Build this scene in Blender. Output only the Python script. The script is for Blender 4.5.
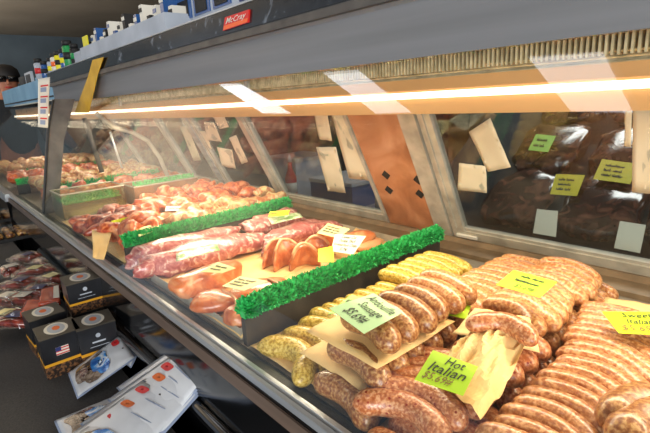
import bpy, math, random
from mathutils import Vector, Matrix, noise
for o in list(bpy.data.objects): bpy.data.objects.remove(o)
SC = bpy.context.scene; COL = SC.collection
H = 1.35                                   # eye height; below, z = 0 is the eye level and the floor is at -H
# ---------------------------------------------------------------- camera
RX = Vector((0.66384141, 0.74578605, -0.05583676)); RU = Vector((-0.15152902, 0.2072398, 0.96648364)); RF = Vector((-0.73236162, 0.63313097, -0.25058259))
FP = 456.73
cd = bpy.data.cameras.new('camera'); cam = bpy.data.objects.new('camera', cd); COL.objects.link(cam)
M3 = Matrix((RX, RU, -RF)).transposed()
cam.matrix_world = Matrix.Translation((0, 0, H)) @ M3.to_4x4()
cd.sensor_width = 36; cd.lens = FP / 650 * 36; cd.clip_start = .02; cd.clip_end = 100
SC.camera = cam
# ---------------------------------------------------------------- world, exposure
w = bpy.data.worlds.new('world'); SC.world = w; w.use_nodes = True
w.node_tree.nodes['Background'].inputs[0].default_value = (.72, .84, 1, 1)
w.node_tree.nodes['Background'].inputs[1].default_value = .45
vs = SC.view_settings; vs.view_transform = 'Standard'; vs.look = 'None'; vs.gamma = 1; vs.use_curve_mapping = False; vs.exposure = 0.44
# ---------------------------------------------------------------- lamps under the canopy and in the service room, added fill lights
def area(name, loc, sx, sy, power, col, rot=(0, 0, 0)):
    l = bpy.data.lights.new(name, 'AREA'); l.shape = 'RECTANGLE'; l.size = sx; l.size_y = sy; l.energy = power; l.color = col
    o = bpy.data.objects.new(name, l); COL.objects.link(o); o.location = (loc[0], loc[1], loc[2] + H); o.rotation_euler = rot; return o
area('case_lamp', (-.65, .668, -.052), 2.9, .07, 12.5, (1, .84, .60), (math.radians(-20), 0, 0))
area('far_case_lamp', (-3.3, .68, -.060), 2.2, .09, 5, (1, .84, .60), (math.radians(-30), 0, 0))
area('added_store_fill', (2.9, -2.7, .0), 3.2, 2.2, 185, (1, .97, .92), (math.radians(88), 0, math.radians(44)))  # unseen fill light, added to brighten the room and the front rows
area('added_ceiling_fill', (-6.5, -1.2, .2), 5, .5, 240, (1, .93, .84), (math.radians(180), 0, 0))  # unseen upward fill, added to lift the dark ceiling
area('service_room_lamp', (-.4, 2.2, 1.3), 1.6, .5, 26, (1, .95, .88))
# ---------------------------------------------------------------- helpers
def ray(px, py): return (RX * (px - 325) + RU * (216.5 - py) + RF * FP).normalized()
def at(px, py, z): d = ray(px, py); return d * (z / d.z)
def aty(px, py, y): d = ray(px, py); return d * (y / d.y)
def atx(px, py, x): d = ray(px, py); return d * (x / d.x)
def onpl(px, py, p0, n): d = ray(px, py); return d * (p0.dot(n) / d.dot(n))
V = Vector
class MB:
    def __init__(s): s.v = []; s.f = []; s.m = []
    def add(s, vs_, fs, m=0):
        b = len(s.v); s.v += [V(q) for q in vs_]; s.f += [[i + b for i in f] for f in fs]; s.m += [m] * len(fs); return s
    def box(s, a, b, m=0):
        x0, y0, z0 = a; x1, y1, z1 = b
        return s.add([(x0,y0,z0),(x1,y0,z0),(x1,y1,z0),(x0,y1,z0),(x0,y0,z1),(x1,y0,z1),(x1,y1,z1),(x0,y1,z1)],
                     [(0,3,2,1),(4,5,6,7),(0,1,5,4),(1,2,6,5),(2,3,7,6),(3,0,4,7)], m)
    def hexa(s, p, m=0):   # 4 bottom, 4 top
        return s.add(p, [(0,3,2,1),(4,5,6,7),(0,1,5,4),(1,2,6,5),(2,3,7,6),(3,0,4,7)], m)
    def prof(s, pts, x0, x1, m=0):   # closed YZ profile extruded along x
        n = len(pts); vv = [(x0, p[0], p[1]) for p in pts] + [(x1, p[0], p[1]) for p in pts]
        return s.add(vv, [tuple(range(n)), tuple(range(2*n-1, n-1, -1))] + [(i, n+i, n+(i+1) % n, (i+1) % n) for i in range(n)], m)
    def tube(s, pts, r, n=8, m=0, cap=True):
        pts = [V(p) for p in pts]; rs = r if isinstance(r, (list, tuple)) else [r] * len(pts); vv = []; ff = []
        up = V((0, 0, 1))
        for i, p in enumerate(pts):
            t = (pts[min(i+1, len(pts)-1)] - pts[max(i-1, 0)]).normalized()
            a = t.cross(up)
            if a.length < .1: a = t.cross(V((0, 1, 0)))
            a.normalize(); b = a.cross(t)
            for k in range(n):
                th = 2*math.pi*k/n; vv.append(p + (a*math.cos(th) + b*math.sin(th)) * rs[i])
        for i in range(len(pts)-1):
            for k in range(n): ff.append((i*n+k, i*n+(k+1) % n, (i+1)*n+(k+1) % n, (i+1)*n+k))
        if cap: ff += [tuple(range(n-1, -1, -1)), tuple(range((len(pts)-1)*n, len(pts)*n))]
        return s.add(vv, ff, m)
    def lathe(s, c, prof, n=16, m=0):   # prof: (r, z)
        c = V(c); vv = []; ff = []
        for r, z in prof:
            for k in range(n): th = 2*math.pi*k/n; vv.append(c + V((r*math.cos(th), r*math.sin(th), z)))
        for i in range(len(prof)-1):
            for k in range(n): ff.append((i*n+k, i*n+(k+1) % n, (i+1)*n+(k+1) % n, (i+1)*n+k))
        ff += [tuple(range(n-1, -1, -1)), tuple(range((len(prof)-1)*n, len(prof)*n))]
        return s.add(vv, ff, m)
    def grid(s, fn, nu, nv, m=0):
        vv = [fn(i/nu, j/nv) for j in range(nv+1) for i in range(nu+1)]; W = nu+1
        return s.add(vv, [(j*W+i, j*W+i+1, (j+1)*W+i+1, (j+1)*W+i) for j in range(nv) for i in range(nu)], m)
    def slab(s, fn, nu, nv, th, m=0):   # closed thin sheet; fn(u,v) top surface, thickness th along its mean normal
        P00, P10, P01 = V(fn(0, 0)), V(fn(1, 0)), V(fn(0, 1)); nn = (P10-P00).cross(P01-P00).normalized()
        if nn.z < 0: nn = -nn
        W = nu+1; N = W*(nv+1)
        top = [V(fn(i/nu, j/nv)) for j in range(nv+1) for i in range(nu+1)]; bot = [p - nn*th for p in top]
        ff = [(j*W+i, j*W+i+1, (j+1)*W+i+1, (j+1)*W+i) for j in range(nv) for i in range(nu)]
        fb = [tuple(q+N for q in reversed(f)) for f in ff]
        loop = [i for i in range(W)] + [j*W+nu for j in range(1, nv+1)] + [nv*W+i for i in range(nu-1, -1, -1)] + [j*W for j in range(nv-1, 0, -1)]
        fs = [(loop[(k+1) % len(loop)], loop[k], loop[k]+N, loop[(k+1) % len(loop)]+N) for k in range(len(loop))]
        return s.add(top+bot, ff+fb+fs, m)
    def build(s, name, mats, parent=None, smooth=False, origin=None, rot=None):
        me = bpy.data.meshes.new(name)
        if parent is not None: O = parent['_o']; O = V(O)
        elif origin is not None: O = V(origin)
        else:
            xs = [v.x for v in s.v]; ys = [v.y for v in s.v]; zs = [v.z for v in s.v]
            O = V(((min(xs)+max(xs))/2, (min(ys)+max(ys))/2, min(zs)))
        me.from_pydata([tuple(v - O) for v in s.v], [], s.f)
        if not isinstance(mats, (list, tuple)): mats = [mats]
        for m_ in mats: me.materials.append(m_)
        for p, mi in zip(me.polygons, s.m): p.material_index = mi; p.use_smooth = smooth
        me.update()
        o = bpy.data.objects.new(name, me); COL.objects.link(o)
        if parent is not None: o.parent = parent; o['_o'] = tuple(O); TMP.append(o)
        else: o.location = O + V((0, 0, H)); o['_o'] = tuple(O); TMP.append(o)
        return o
TMP = []
def empty(name, loc):
    o = bpy.data.objects.new(name, None); COL.objects.link(o); o.location = V(loc) + V((0, 0, H)); o['_o'] = tuple(loc); o.empty_display_size = .05; TMP.append(o); return o
def tag(o, label=None, cat=None, group=None, kind=None):
    if label: o['label'] = label
    if cat: o['category'] = cat
    if group: o['group'] = group
    if kind: o['kind'] = kind
    return o
ORD = ['first','second','third','fourth','fifth','sixth','seventh','eighth','ninth','tenth','eleventh','twelfth','thirteenth','fourteenth','fifteenth','sixteenth','seventeenth','eighteenth','nineteenth','twentieth','twenty-first','twenty-second','twenty-third','twenty-fourth']
# ---------------------------------------------------------------- materials
def L(c):
    if isinstance(c, str):
        c = [int(c[i:i+2], 16)/255 for i in (0, 2, 4)]; c = [x/12.92 if x <= .04045 else ((x+.055)/1.055)**2.4 for x in c]
    return (*c[:3], 1)
def mat(name, col, rough=.5, metal=0, emit=None, es=0, coat=0, spec=None):
    m = bpy.data.materials.new(name); m.use_nodes = True; b = m.node_tree.nodes['Principled BSDF']
    b.inputs['Base Color'].default_value = L(col); b.inputs['Roughness'].default_value = rough; b.inputs['Metallic'].default_value = metal
    if emit: b.inputs['Emission Color'].default_value = L(emit); b.inputs['Emission Strength'].default_value = es
    if coat: b.inputs['Coat Weight'].default_value = coat; b.inputs['Coat Roughness'].default_value = .12
    if spec is not None: b.inputs['Specular IOR Level'].default_value = spec
    return m
def speck(name, stops, scale=150, rough=.4, bump=.3, coat=0, metal=0, detail=3, dist=0, stretch=(1, 1, 1), bd=.002, second=None):
    """noise-mottled material; second=(colour, scale, threshold) adds flecks"""
    m = mat(name, stops[0][1], rough, metal, coat=coat); nt = m.node_tree; N = nt.nodes; K = nt.links; b = N['Principled BSDF']
    tc = N.new('ShaderNodeTexCoord'); oi = N.new('ShaderNodeObjectInfo'); ad = N.new('ShaderNodeVectorMath'); ad.operation = 'ADD'
    mu = N.new('ShaderNodeMath'); mu.operation = 'MULTIPLY'; mu.inputs[1].default_value = 9; K.new(oi.outputs['Random'], mu.inputs[0])
    mp = N.new('ShaderNodeMapping'); mp.inputs['Scale'].default_value = stretch
    K.new(tc.outputs['Object'], mp.inputs[0]); K.new(mp.outputs[0], ad.inputs[0]); K.new(mu.outputs[0], ad.inputs[1])
    nz = N.new('ShaderNodeTexNoise'); nz.inputs['Scale'].default_value = scale; nz.inputs['Detail'].default_value = detail; nz.inputs['Distortion'].default_value = dist
    K.new(ad.outputs[0], nz.inputs['Vector'])
    cr = N.new('ShaderNodeValToRGB'); e = cr.color_ramp.elements
    while len(e) < len(stops): e.new(.5)
    for q, (p, c) in zip(e, stops): q.position = p; q.color = L(c)
    K.new(nz.outputs['Fac'], cr.inputs[0]); out = cr.outputs[0]
    if second:
        n2 = N.new('ShaderNodeTexVoronoi'); n2.inputs['Scale'].default_value = second[1]; K.new(ad.outputs[0], n2.inputs['Vector'])
        lt = N.new('ShaderNodeMath'); lt.operation = 'LESS_THAN'; lt.inputs[1].default_value = second[2]; K.new(n2.outputs['Distance'], lt.inputs[0])
        mx = N.new('ShaderNodeMix'); mx.data_type = 'RGBA'; K.new(lt.outputs[0], mx.inputs[0]); K.new(out, mx.inputs[6]); mx.inputs[7].default_value = L(second[0]); out = mx.outputs[2]
    K.new(out, b.inputs['Base Color'])
    if bump:
        bp = N.new('ShaderNodeBump'); bp.inputs['Strength'].default_value = bump; bp.inputs['Distance'].default_value = bd
        K.new(nz.outputs['Fac'], bp.inputs['Height']); K.new(bp.outputs[0], b.inputs['Normal'])
    return m
def glassm(name, tint=(1, 1, 1), base=.05, edge=.8, rough=0):
    m = bpy.data.materials.new(name); m.use_nodes = True; nt = m.node_tree; N = nt.nodes; K = nt.links; N.remove(N['Principled BSDF'])
    t = N.new('ShaderNodeBsdfTransparent'); t.inputs[0].default_value = (*tint, 1); g = N.new('ShaderNodeBsdfGlossy'); g.inputs['Roughness'].default_value = rough
    lw = N.new('ShaderNodeLayerWeight'); lw.inputs[0].default_value = .5
    pw = N.new('ShaderNodeMath'); pw.operation = 'POWER'; pw.inputs[1].default_value = 4; K.new(lw.outputs['Facing'], pw.inputs[0])
    ma = N.new('ShaderNodeMath'); ma.operation = 'MULTIPLY_ADD'; ma.inputs[1].default_value = edge; ma.inputs[2].default_value = base; K.new(pw.outputs[0], ma.inputs[0])
    mx = N.new('ShaderNodeMixShader'); K.new(ma.outputs[0], mx.inputs[0]); K.new(t.outputs[0], mx.inputs[1]); K.new(g.outputs[0], mx.inputs[2])
    K.new(mx.outputs[0], N['Material Output'].inputs[0]); return m
M = dict(
 ceiling=speck('ceiling_paint', [(.3, '857a6a'), (.7, '978b7a')], 1.2, .8, 0),
 floor=speck('floor_tile', [(.3, '35302c'), (.7, '4a443e')], 4, .5, 0),
 wall=speck('blue_grey_wall', [(.3, '49565f'), (.7, '5a6872')], 2, .7, 0),
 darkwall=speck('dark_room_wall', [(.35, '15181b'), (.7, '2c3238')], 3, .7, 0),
 alu=speck('brushed_aluminium', [(.3, 'a0a6ac'), (.7, 'd0d4d8')], 60, .28, .05, metal=.55, stretch=(.05, 1, 1)),
 greymetal=speck('grey_canopy_metal', [(.3, '747577'), (.7, '86878a')], 30, .42, .03, metal=.25, stretch=(.03, 1, 1)),
 postgrey=speck('grey_post_metal', [(.3, '4b4846'), (.7, '625e5a')], 20, .5, .03, metal=.3),
 chrome=mat('chrome', 'd8d8d8', .15, 1),
 gutter=speck('dull_green_grey_rubber', [(.3, '2a2c26'), (.7, '43463c')], 60, .6, .1),
 black=mat('black_gloss', '0a0b0d', .12, 0, coat=.4),
 blackmatte=speck('black_matte', [(.3, '0f0f10'), (.7, '1c1c1e')], 40, .6, .05),
 marbled=speck('scuffed_black_plastic', [(.45, '08090c'), (.62, '1c2024'), (.75, '6f7680')], 22, .2, 0, coat=.4, dist=1.5),
 bronze=speck('bronze_bumper', [(.3, '463a32'), (.7, '6d5c50')], 30, .45, .05, stretch=(.05, 1, 1)),
 cream=speck('cream_frame', [(.3, '9d978a'), (.7, 'c4bcab')], 25, .4, .03, metal=.2),
 tan=speck('warm_cream_enamel', [(.3, 'b98752'), (.7, 'd8a66e')], 9, .45, .02, stretch=(.15, 1, 1)),
 grille=speck('honeycomb_metal', [(.3, 'b3a27d'), (.7, 'e6d6ae')], 60, .45, .1, metal=.4),
 copper=speck('coppery_board', [(.3, '8e5634'), (.52, 'b57850'), (.75, 'd09a74')], 7, .4, .05, dist=1.2, detail=6),
 deck=speck('stainless_deck', [(.3, '7d7365'), (.7, '978b79')], 40, .45, .05, metal=.2),
 deckback=speck('bronze_deck_back', [(.3, '6b5842'), (.7, '8d765a')], 20, .45, .05, metal=.3),
 glass=glassm('display_glass', (.99, 1, .99), .03, .6), rearglass=glassm('rear_glass', (.8, .84, .86), .05, .8),
 plastic=glassm('clear_plastic', (.92, .90, .72), .14, .4, .35), wrap=glassm('clear_wrap', (.97, .97, .97), .015, .45, .06),
 tube=mat('lit_tube', 'fff4dc', .4, emit='fff2d8', es=2.5), panel=mat('lit_ceiling_panel', 'ffffff', .4, emit='eaf2ff', es=4.6),
 divider=speck('dark_divider_board', [(.3, '2a231b'), (.7, '443a2d')], 25, .7, .05),
 parsley=speck('plastic_parsley', [(.3, '0c8238'), (.7, '46d472')], 120, .4, 0),
 papery=speck('butcher_paper', [(.3, 'e8bd78'), (.7, 'f3d193')], 14, .65, .25, bd=.004),
 paperw=speck('cream_note_paper', [(.3, 'd3c4a2'), (.7, 'e6d9ba')], 9, .7, 0),
 tgreen=mat('bright_green_card', 'b2dc20', .55), tlime=mat('yellow_green_card', 'c6da10', .55), tpale=mat('pale_green_card', 'b9e3a4', .5), tcream=mat('cream_card', 'f0e6a4', .5), tyel=mat('yellow_card', 'e2d71e', .5), twhite=mat('off_white_card', 'e9e8d2', .5),
 tbright=mat('mid_green_card', '9ede5e', .5),
 ink=mat('black_ink', '1c2a18', .6), inkb=mat('brown_ink', '80682a', .6), inkg=mat('olive_ink', '5b6a12', .6),
 sy=speck('yellow_green_sausage', [(.36, '9c7820'), (.48, 'c4a03c'), (.62, 'dcc068')], 230, .3, .25, coat=.25, second=('7c7224', 170, .12)),
 sb=speck('dark_brown_sausage', [(.36, '7c4524'), (.5, '9e683c'), (.64, 'c29662')], 240, .28, .3, coat=.25),
 sp=speck('pink_tan_sausage', [(.36, '9c5c32'), (.5, 'b97e4c'), (.63, 'd6a672')], 230, .3, .3, coat=.25),
 sh=speck('hot_italian_sausage', [(.36, '9c5630'), (.5, 'ba7448'), (.63, 'd6a076')], 250, .28, .3, coat=.25, second=('8c2c14', 110, .17)),
 ss=speck('sweet_italian_sausage', [(.38, '985832'), (.5, 'b4784a'), (.62, 'd4a072')], 230, .3, .35, coat=.25),
 pork=speck('pink_pork', [(.36, 'a2504c'), (.5, 'bc706a'), (.58, 'cc8c82'), (.66, 'ead0c0')], 60, .28, .3, coat=.4, dist=1.2, stretch=(.5, 1, 1)),
 ham=speck('orange_ham', [(.3, 'a84e26'), (.5, 'cc7444'), (.7, 'e4a474')], 26, .28, .25, coat=.35, dist=1),
 hamfat=mat('ham_fat', 'e2a878', .4, coat=.2),
 marin=speck('orange_marinated_meat', [(.36, '98340f'), (.5, 'c25a28'), (.64, 'dc9260')], 44, .35, .35, coat=.25, dist=1),
 marind=speck('dark_marinated_meat', [(.36, '64200f'), (.5, '98432a'), (.64, 'c27a5a')], 44, .35, .35, coat=.25, dist=1),
 marinp=speck('pale_marinated_meat', [(.36, 'a45c34'), (.5, 'c48e5c'), (.64, 'd8c088')], 44, .35, .35, coat=.25, dist=1),
 label=speck('printed_green_label', [(.45, '86ad6a'), (.55, 'd7e2c0')], 60, .4, 0, coat=.5),
 cloth=speck('dark_table_cloth', [(.3, '363535'), (.7, '484747')], 300, .85, .2),
 boxblack=speck('black_carton', [(.3, '121317'), (.7, '1d1f24')], 20, .35, 0), boxtop=speck('dark_grey_carton', [(.3, '3d3830'), (.7, '4c463c')], 20, .4, 0),
 gold=mat('gold_band', 'd79a22', .4), brownprint=speck('brown_printed_band', [(.45, '1f130c'), (.6, '7a5232')], 160, .5, 0), white=mat('white_print', 'dcd8cc', .5), orange=mat('orange_print', 'd5682c', .5), red=mat('red_print', 'c4262a', .4), navy=mat('navy_print', '24306a', .5),
 pouch=speck('white_pouch', [(.3, 'b9bec6'), (.7, 'cfd4da')], 12, .3, .2, bd=.003, coat=.3), pouchback=mat('blue_grey_pouch_back', '8795b0', .35),
 blueprint=speck('blue_pouch_window', [(.35, '0e4f9c'), (.5, '2f86cf'), (.62, 'd8e4ea'), (.7, '1c62b0')], 30, .25, 0, coat=.5, dist=1), jerky=speck('dark_jerky', [(.35, '2a1d18'), (.5, '5a4638'), (.7, 'a89a8c')], 50, .2, .3, coat=.8, dist=1.5),
 redmeat=speck('dark_red_snack', [(.35, '4a120e'), (.55, '8c2c20'), (.75, 'c0604a')], 40, .2, .2, coat=.9), orangepack=mat('orange_red_pack', 'b3401e', .25, coat=.5),
 truffle=speck('golden_brown_pastry', [(.35, '3a1a12'), (.5, '7c4a28'), (.62, 'd6a860')], 60, .3, .3, coat=.5),
 badge=mat('red_badge', 'd3221c', .25, coat=.5), badgelow=mat('orange_badge_band', 'f0641e', .25, coat=.5), bluebox=speck('light_blue_panel', [(.3, '6fa0c4'), (.7, '8fbcd8')], 6, .4, 0), cardwhite=speck('white_cardboard', [(.3, '9aa2ae'), (.7, 'b3bbc6')], 9, .6, 0),
 deepblue=mat('deep_blue_panel', '1f4f8c', .3, coat=.5), yellow=speck('strip_yellow', [(.3, 'c2921a'), (.7, 'e0b22c')], 12, .5, 0),
 brownpack=speck('brown_vacuum_pack', [(.3, '24140f'), (.5, '4d2c22'), (.72, '8a5c48')], 22, .15, .5, coat=1, dist=1.5),
 dgreen=mat('green_cap', '1f8a4a', .4), skin=speck('skin', [(.3, 'a8694c'), (.7, 'ba7a5c')], 20, .5, 0), hair=mat('black_hair', '121012', .6), shirt=mat('dark_shirt', '22262c', .8),
 tubbrown=speck('brown_tub', [(.3, '6e4018'), (.7, 'a4682c')], 18, .35, .05, coat=.3), wood=speck('brown_wood', [(.3, '3e2a1c'), (.7, '5f432c')], 10, .5, .05, stretch=(.2, 1, 1)),
)
random.seed(7)
def lerp(a, b, t): return a + (b - a) * t
def bil(c, u, v): return (c[0]*(1-u) + c[1]*u)*(1-v) + (c[3]*(1-u) + c[2]*u)*v
# ---------------------------------------------------------------- text as mesh
def textpolys(lines, shear=.25, jit=.03):
    cu = bpy.data.curves.new('t', 'FONT'); cu.body = lines; cu.align_x = 'CENTER'; cu.shear = shear; cu.space_line = .95; cu.resolution_u = 2; cu.offset = .006
    o = bpy.data.objects.new('t', cu); COL.objects.link(o); dg = bpy.context.evaluated_depsgraph_get(); dg.update()
    me = bpy.data.meshes.new_from_object(o.evaluated_get(dg)); vv = [v.co.copy() for v in me.vertices]; ff = [tuple(p.vertices) for p in me.polygons]
    bpy.data.objects.remove(o); bpy.data.curves.remove(cu); bpy.data.meshes.remove(me)
    xs = [v.x for v in vv]; ys = [v.y for v in vv]
    return [((v.x-min(xs))/(max(xs)-min(xs)), (v.y-min(ys))/(max(ys)-min(ys))) for v in vv], ff
def write(lines, corners, rect, mtl, parent, name='writing', off=.0008, shear=.25):
    """corners: lower-left, lower-right, upper-right, upper-left as the text reads"""
    uv, ff = textpolys(lines, shear); n = (corners[1]-corners[0]).cross(corners[3]-corners[0]).normalized(); u0, v0, u1, v1 = rect
    return MB().add([bil(corners, lerp(u0, u1, u) , lerp(v0, v1, v) + .012*math.sin(u*9)) + n*off for u, v in uv], ff).build(name, mtl, parent)
def scribble(lines, corners, rect, mtl, parent, off=.0008):
    """illegible handwriting: looping strokes in as many lines as the card shows"""
    n = (corners[1]-corners[0]).cross(corners[3]-corners[0]).normalized(); u0, v0, u1, v1 = rect; rn_ = random.Random(len(lines)*7 + int(abs(corners[0].x)*1000)); m = MB()
    P2 = lambda u, v, o: bil(corners, lerp(u0, u1, u), lerp(v0, v1, v)) + n*(off + o)
    for k in range(len(lines)):
        vb = 1 - (k+.75)/len(lines); hh = .55/len(lines); u = rn_.uniform(0, .08)
        for wd_ in range(lines[k]):
            e = u + (.9/lines[k])*rn_.uniform(.65, .9); N_ = int((e-u)*60)
            pts = [(u+(e-u)*i/N_ + .012*math.cos(i*1.9), vb + hh*(.5+.5*math.sin(i*1.9))*rn_.uniform(.5, 1.1)) for i in range(N_+1)]
            for a_, b_ in zip(pts, pts[1:]): m.add([P2(a_[0]-.014, a_[1]-.03, 0), P2(a_[0]+.018, a_[1]+.03, 0), P2(b_[0]+.018, b_[1]+.03, 0), P2(b_[0]-.014, b_[1]-.03, 0)], [(0, 1, 2, 3)])
            u = e + .06
    return m.build('handwriting', mtl, parent)
def card(name, corners, mtl, label, cat, texts=(), th=.0006, bend=0, group=None, margin=None):
    n = (corners[1]-corners[0]).cross(corners[3]-corners[0]).normalized()
    s = MB(); s.slab(lambda u, v: bil(corners, u, v) + n*bend*(4*u*(1-u)), 6, 2, th)
    o = s.build(name, mtl); tag(o, label, cat, group)
    for t, r, mm in texts:
        if isinstance(t, tuple): scribble(t, corners, r, mm, o, off=.0008 + abs(bend)); continue
        write(t, corners, r, mm, o, off=.0008 + abs(bend))
    return o
def sheet(name, corners, mtl, label=None, cat=None, bump=.004, seed=0, th=.0006, n=10, parent=None, curl=0, group=None, smooth=True):
    nn = (corners[1]-corners[0]).cross(corners[3]-corners[0]).normalized()
    if nn.z < 0: nn = -nn
    fn = lambda u, v: bil(corners, u, v) + nn*(bump*noise.noise(V((u*3+seed*7.1, v*3, seed))) + curl*(u-.5)**2*4*(v if v > .5 else .5))
    o = MB().slab(fn, n, n, th).build(name, mtl, parent, smooth=smooth)
    if label: tag(o, label, cat, group)
    return o
# ================================================================ THE SETTING
def structure(name, mb, m): o = mb.build(name, m); o['kind'] = 'structure'; return o
structure('floor', MB().box((-12, -3.5, -H-.05), (3, 6, -H)), M['floor'])
CZ = 1.45
structure('ceiling', MB().box((-12, -3.5, CZ), (3, 6, CZ+.05)), M['ceiling'])
structure('wall_left', MB().box((-10.6, -3.5, -H), (-10.5, 6, CZ)), M['wall'])
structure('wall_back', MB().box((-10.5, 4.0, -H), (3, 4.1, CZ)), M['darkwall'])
# ceiling lights
TROF = [((-3.633, .117), (-3.296, .095), (-2.809, -.169), (-3.178, -.163)), ((-2.283, .105), (-1.982, .098), (-1.684, -.181), (-1.955, -.183)), ((-.965, .068), (-.678, .057), (-.584, -.2), (-.817, -.187))]
for i, q in enumerate(TROF):
    c = sum((V((*p, 0)) for p in q), V())/4; t = empty('ceiling_light', (c.x, c.y, CZ-.05)); tag(t, ['ceiling light reflected far left in the front glass', 'middle ceiling light of the three reflected in the front glass', 'ceiling light reflected widest at right in the front glass'][i], 'ceiling light', 'ceiling lights over the aisle')
    fr = [c + (V((*p, 0))-c)*1.06 for p in q]; MB().hexa([p+V((0, 0, CZ-.05)) for p in reversed(fr)] + [p+V((0, 0, CZ-.002)) for p in reversed(fr)]).build('frame', M['cardwhite'], t)
    MB().hexa([V((*p, CZ-.056)) for p in reversed(q)] + [V((*p, CZ-.0505)) for p in reversed(q)]).build('diffuser', M['panel'], t)
# ================================================================ DISPLAY CASE (near)
XL, XR, XC = -2.17, 1.1, -2.84
GB = V((0, .312, -.395)); GT = V((0, .600, .052)); gdir = (GT-GB).normalized(); gn = V((0, -gdir.z, gdir.y))
case = empty('display_case', (-.6, .6, -H)); tag(case, 'long refrigerated glass-fronted meat case with grey metal canopy and lit interior', 'display case')
def prt(mb, name, m, smooth=False): return mb.build(name, m, case, smooth)
# body
prt(MB().box((XC, .300, -H+.1), (XR, 1.06, -.52)), 'cabinet_body', M['black'])
prt(MB().box((XC, .32, -H), (XR, 1.03, -H+.1)), 'toe_kick', M['blackmatte'])
prt(MB().prof([(.290, -.52), (.3, -.52), (.3, -.402), (.2985, -.402)], XC, XR), 'front_fascia', M['black'])
prt(MB().prof([(.291, -.428), (.2965, -.4285), (.2975, -.409), (.294, -.409)], XC, XR), 'bumper_strip', M['bronze'])
prt(MB().prof([(.2975, -.4018), (.3215, -.4018), (.3215, -.396), (.318, -.391), (.311, -.391), (.3085, -.3955), (.305, -.391), (.2985, -.392)], XC, XR), 'front_rail', M['alu'])
prt(MB().prof([(.322, -.52), (.345, -.52), (.345, -.404), (.336, -.399), (.322, -.397)], XC, XR), 'gutter_lip', M['gutter'])
prt(MB().box((XC, .346, -.43), (XR, .955, -.402)), 'deck', M['deck'])
prt(MB().prof([(.955, -.43), (1.06, -.43), (1.06, -.375), (1.01, -.375), (1.0, -.385), (.957, -.392)], XC, XR), 'deck_back_ledge', M['deckback'])
# front glass
gs = MB()
for x0, x1 in ((XC+.02, -.2), ):
    pass
def gpt(x, t, o=0): p = GB.lerp(GT, t); q = p - gn*o; return V((x, q.y, q.z))
prt(MB().hexa([gpt(XC+.005, 0), gpt(XR, 0), gpt(XR, 0, .006), gpt(XC+.005, 0, .006), gpt(XC+.005, 1), gpt(XR, 1), gpt(XR, 1, .006), gpt(XC+.005, 1, .006)]), 'front_glass', M['glass'])
# canopy
prt(MB().prof([(.596, .052), (.612, .052), (.66, .075), (.66, .205), (.592, .205), (.592, .140), (.598, .132)], XC, XR), 'canopy_front', M['greymetal'])
prt(MB().prof([(.580, .138), (.594, .138), (.594, .150), (.582, .153)], XC, XR), 'canopy_trim', M['postgrey'])
prt(MB().prof([(.584, .156), (.592, .156), (.592, .2045), (.584, .2045)], XC, XR), 'fascia_strip', M['marbled'])
prt(MB().prof([(.583, .2055), (.66, .2055), (.66, .2085), (.583, .2085)], XC, XR), 'top_edge_trim', M['alu'])
prt(MB().box((XC, .66, .16), (XR, 1.0, .2089)), 'canopy_top', M['greymetal'])
prt(MB().box((XC, .66, .062), (XR, .98, .075)), 'canopy_underside', M['tan'])
# honeycomb discharge grille
g = MB(); x = XC+.05
while x < .6:
    g.prof([(.628, .030), (.640, .030), (.652, .045), (.652, .058), (.628, .066)], x, x+.0028); x += .0068
g.box((XC+.02, .652, .02), (.9, .660, .064)); g.prof([(.626, .060), (.632, .060), (.632, .070), (.626, .070)], XC+.02, .9)
for k in range(3): g.tube([(XC+.02, .634+.006*k, .034-.006*k), (.9, .634+.006*k, .034-.006*k)], .0016, 6)
prt(g, 'honeycomb_grille', M['grille'])
for xx in (-.98, -1.9): prt(MB().box((xx-.008, .620, .015), (xx+.008, .6265, .05)), 'hanger_bracket', M['cream'])
# lamp housing: peach upper lip, lit tube, tan reflector board
prt(MB().prof([(.640, .004), (.66, .004), (.66, .020), (.644, .022)], XC+.02, .9), 'lamp_shelf', M['tan'])
prt(MB().tube([(XC+.03, .652, -.0045), (.9, .652, -.0045)], .0055, 10), 'lamp_tube', M['tube'], True)
prt(MB().prof([(.656, -.008), (.664, -.008), (.664, .004), (.76, .004), (.76, -.002), (.672, -.036), (.662, -.036)], XC+.02, .9), 'lamp_reflector', M['tan'])
# rear doors: plane leaning back at the bottom
RB = V((0, 1.02, -.378)); RT = V((0, .835, -.005)); rdir = (RT-RB).normalized(); rn = V((0, -rdir.z, rdir.y))
def rp(x, t, o=0): p = RB + rdir*t - rn*o; return V((x, p.y, p.z))
RL = (RT-RB).length
def rbar(mb, x0, x1, t0, t1, o0, o1): return mb.hexa([rp(x0, t0, o0), rp(x1, t0, o0), rp(x1, t0, o1), rp(x0, t0, o1), rp(x0, t1, o0), rp(x1, t1, o0), rp(x1, t1, o1), rp(x0, t1, o1)])
def rear_door(x0, x1, fl=.03, fr=.03, handle=True):
    m = MB(); rbar(m, x0, x1, 0, .028, 0, .02); rbar(m, x0+.004, x1-.004, .0281, .036, .004, .016); rbar(m, x0, x0+fl, .0281, RL, 0, .02); rbar(m, x1-fr, x1, .0281, RL, 0, .02); rbar(m, x0+fl*.35, x0+fl*.5, .0362, RL, -.004, -.0001)
    f = prt(m, 'sliding_door', M['cream'])
    rbar(MB(), x0+fl, x1-fr, .030, RL, .008, .012).build('glass_pane', M['rearglass'], f)
    if handle: rbar(MB(), x0+.012, x0+.07, .010, .018, -.006, -.0002).build('handle', M['white'], f)
    return f
rear_door(-.655, .62, .035, .03)
rear_door(-1.405, -.885, .02, .012, False)
rear_door(-1.83, -1.415, .03, .03, False)
rear_door(-2.16, -1.88, .01, .01, False)
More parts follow.
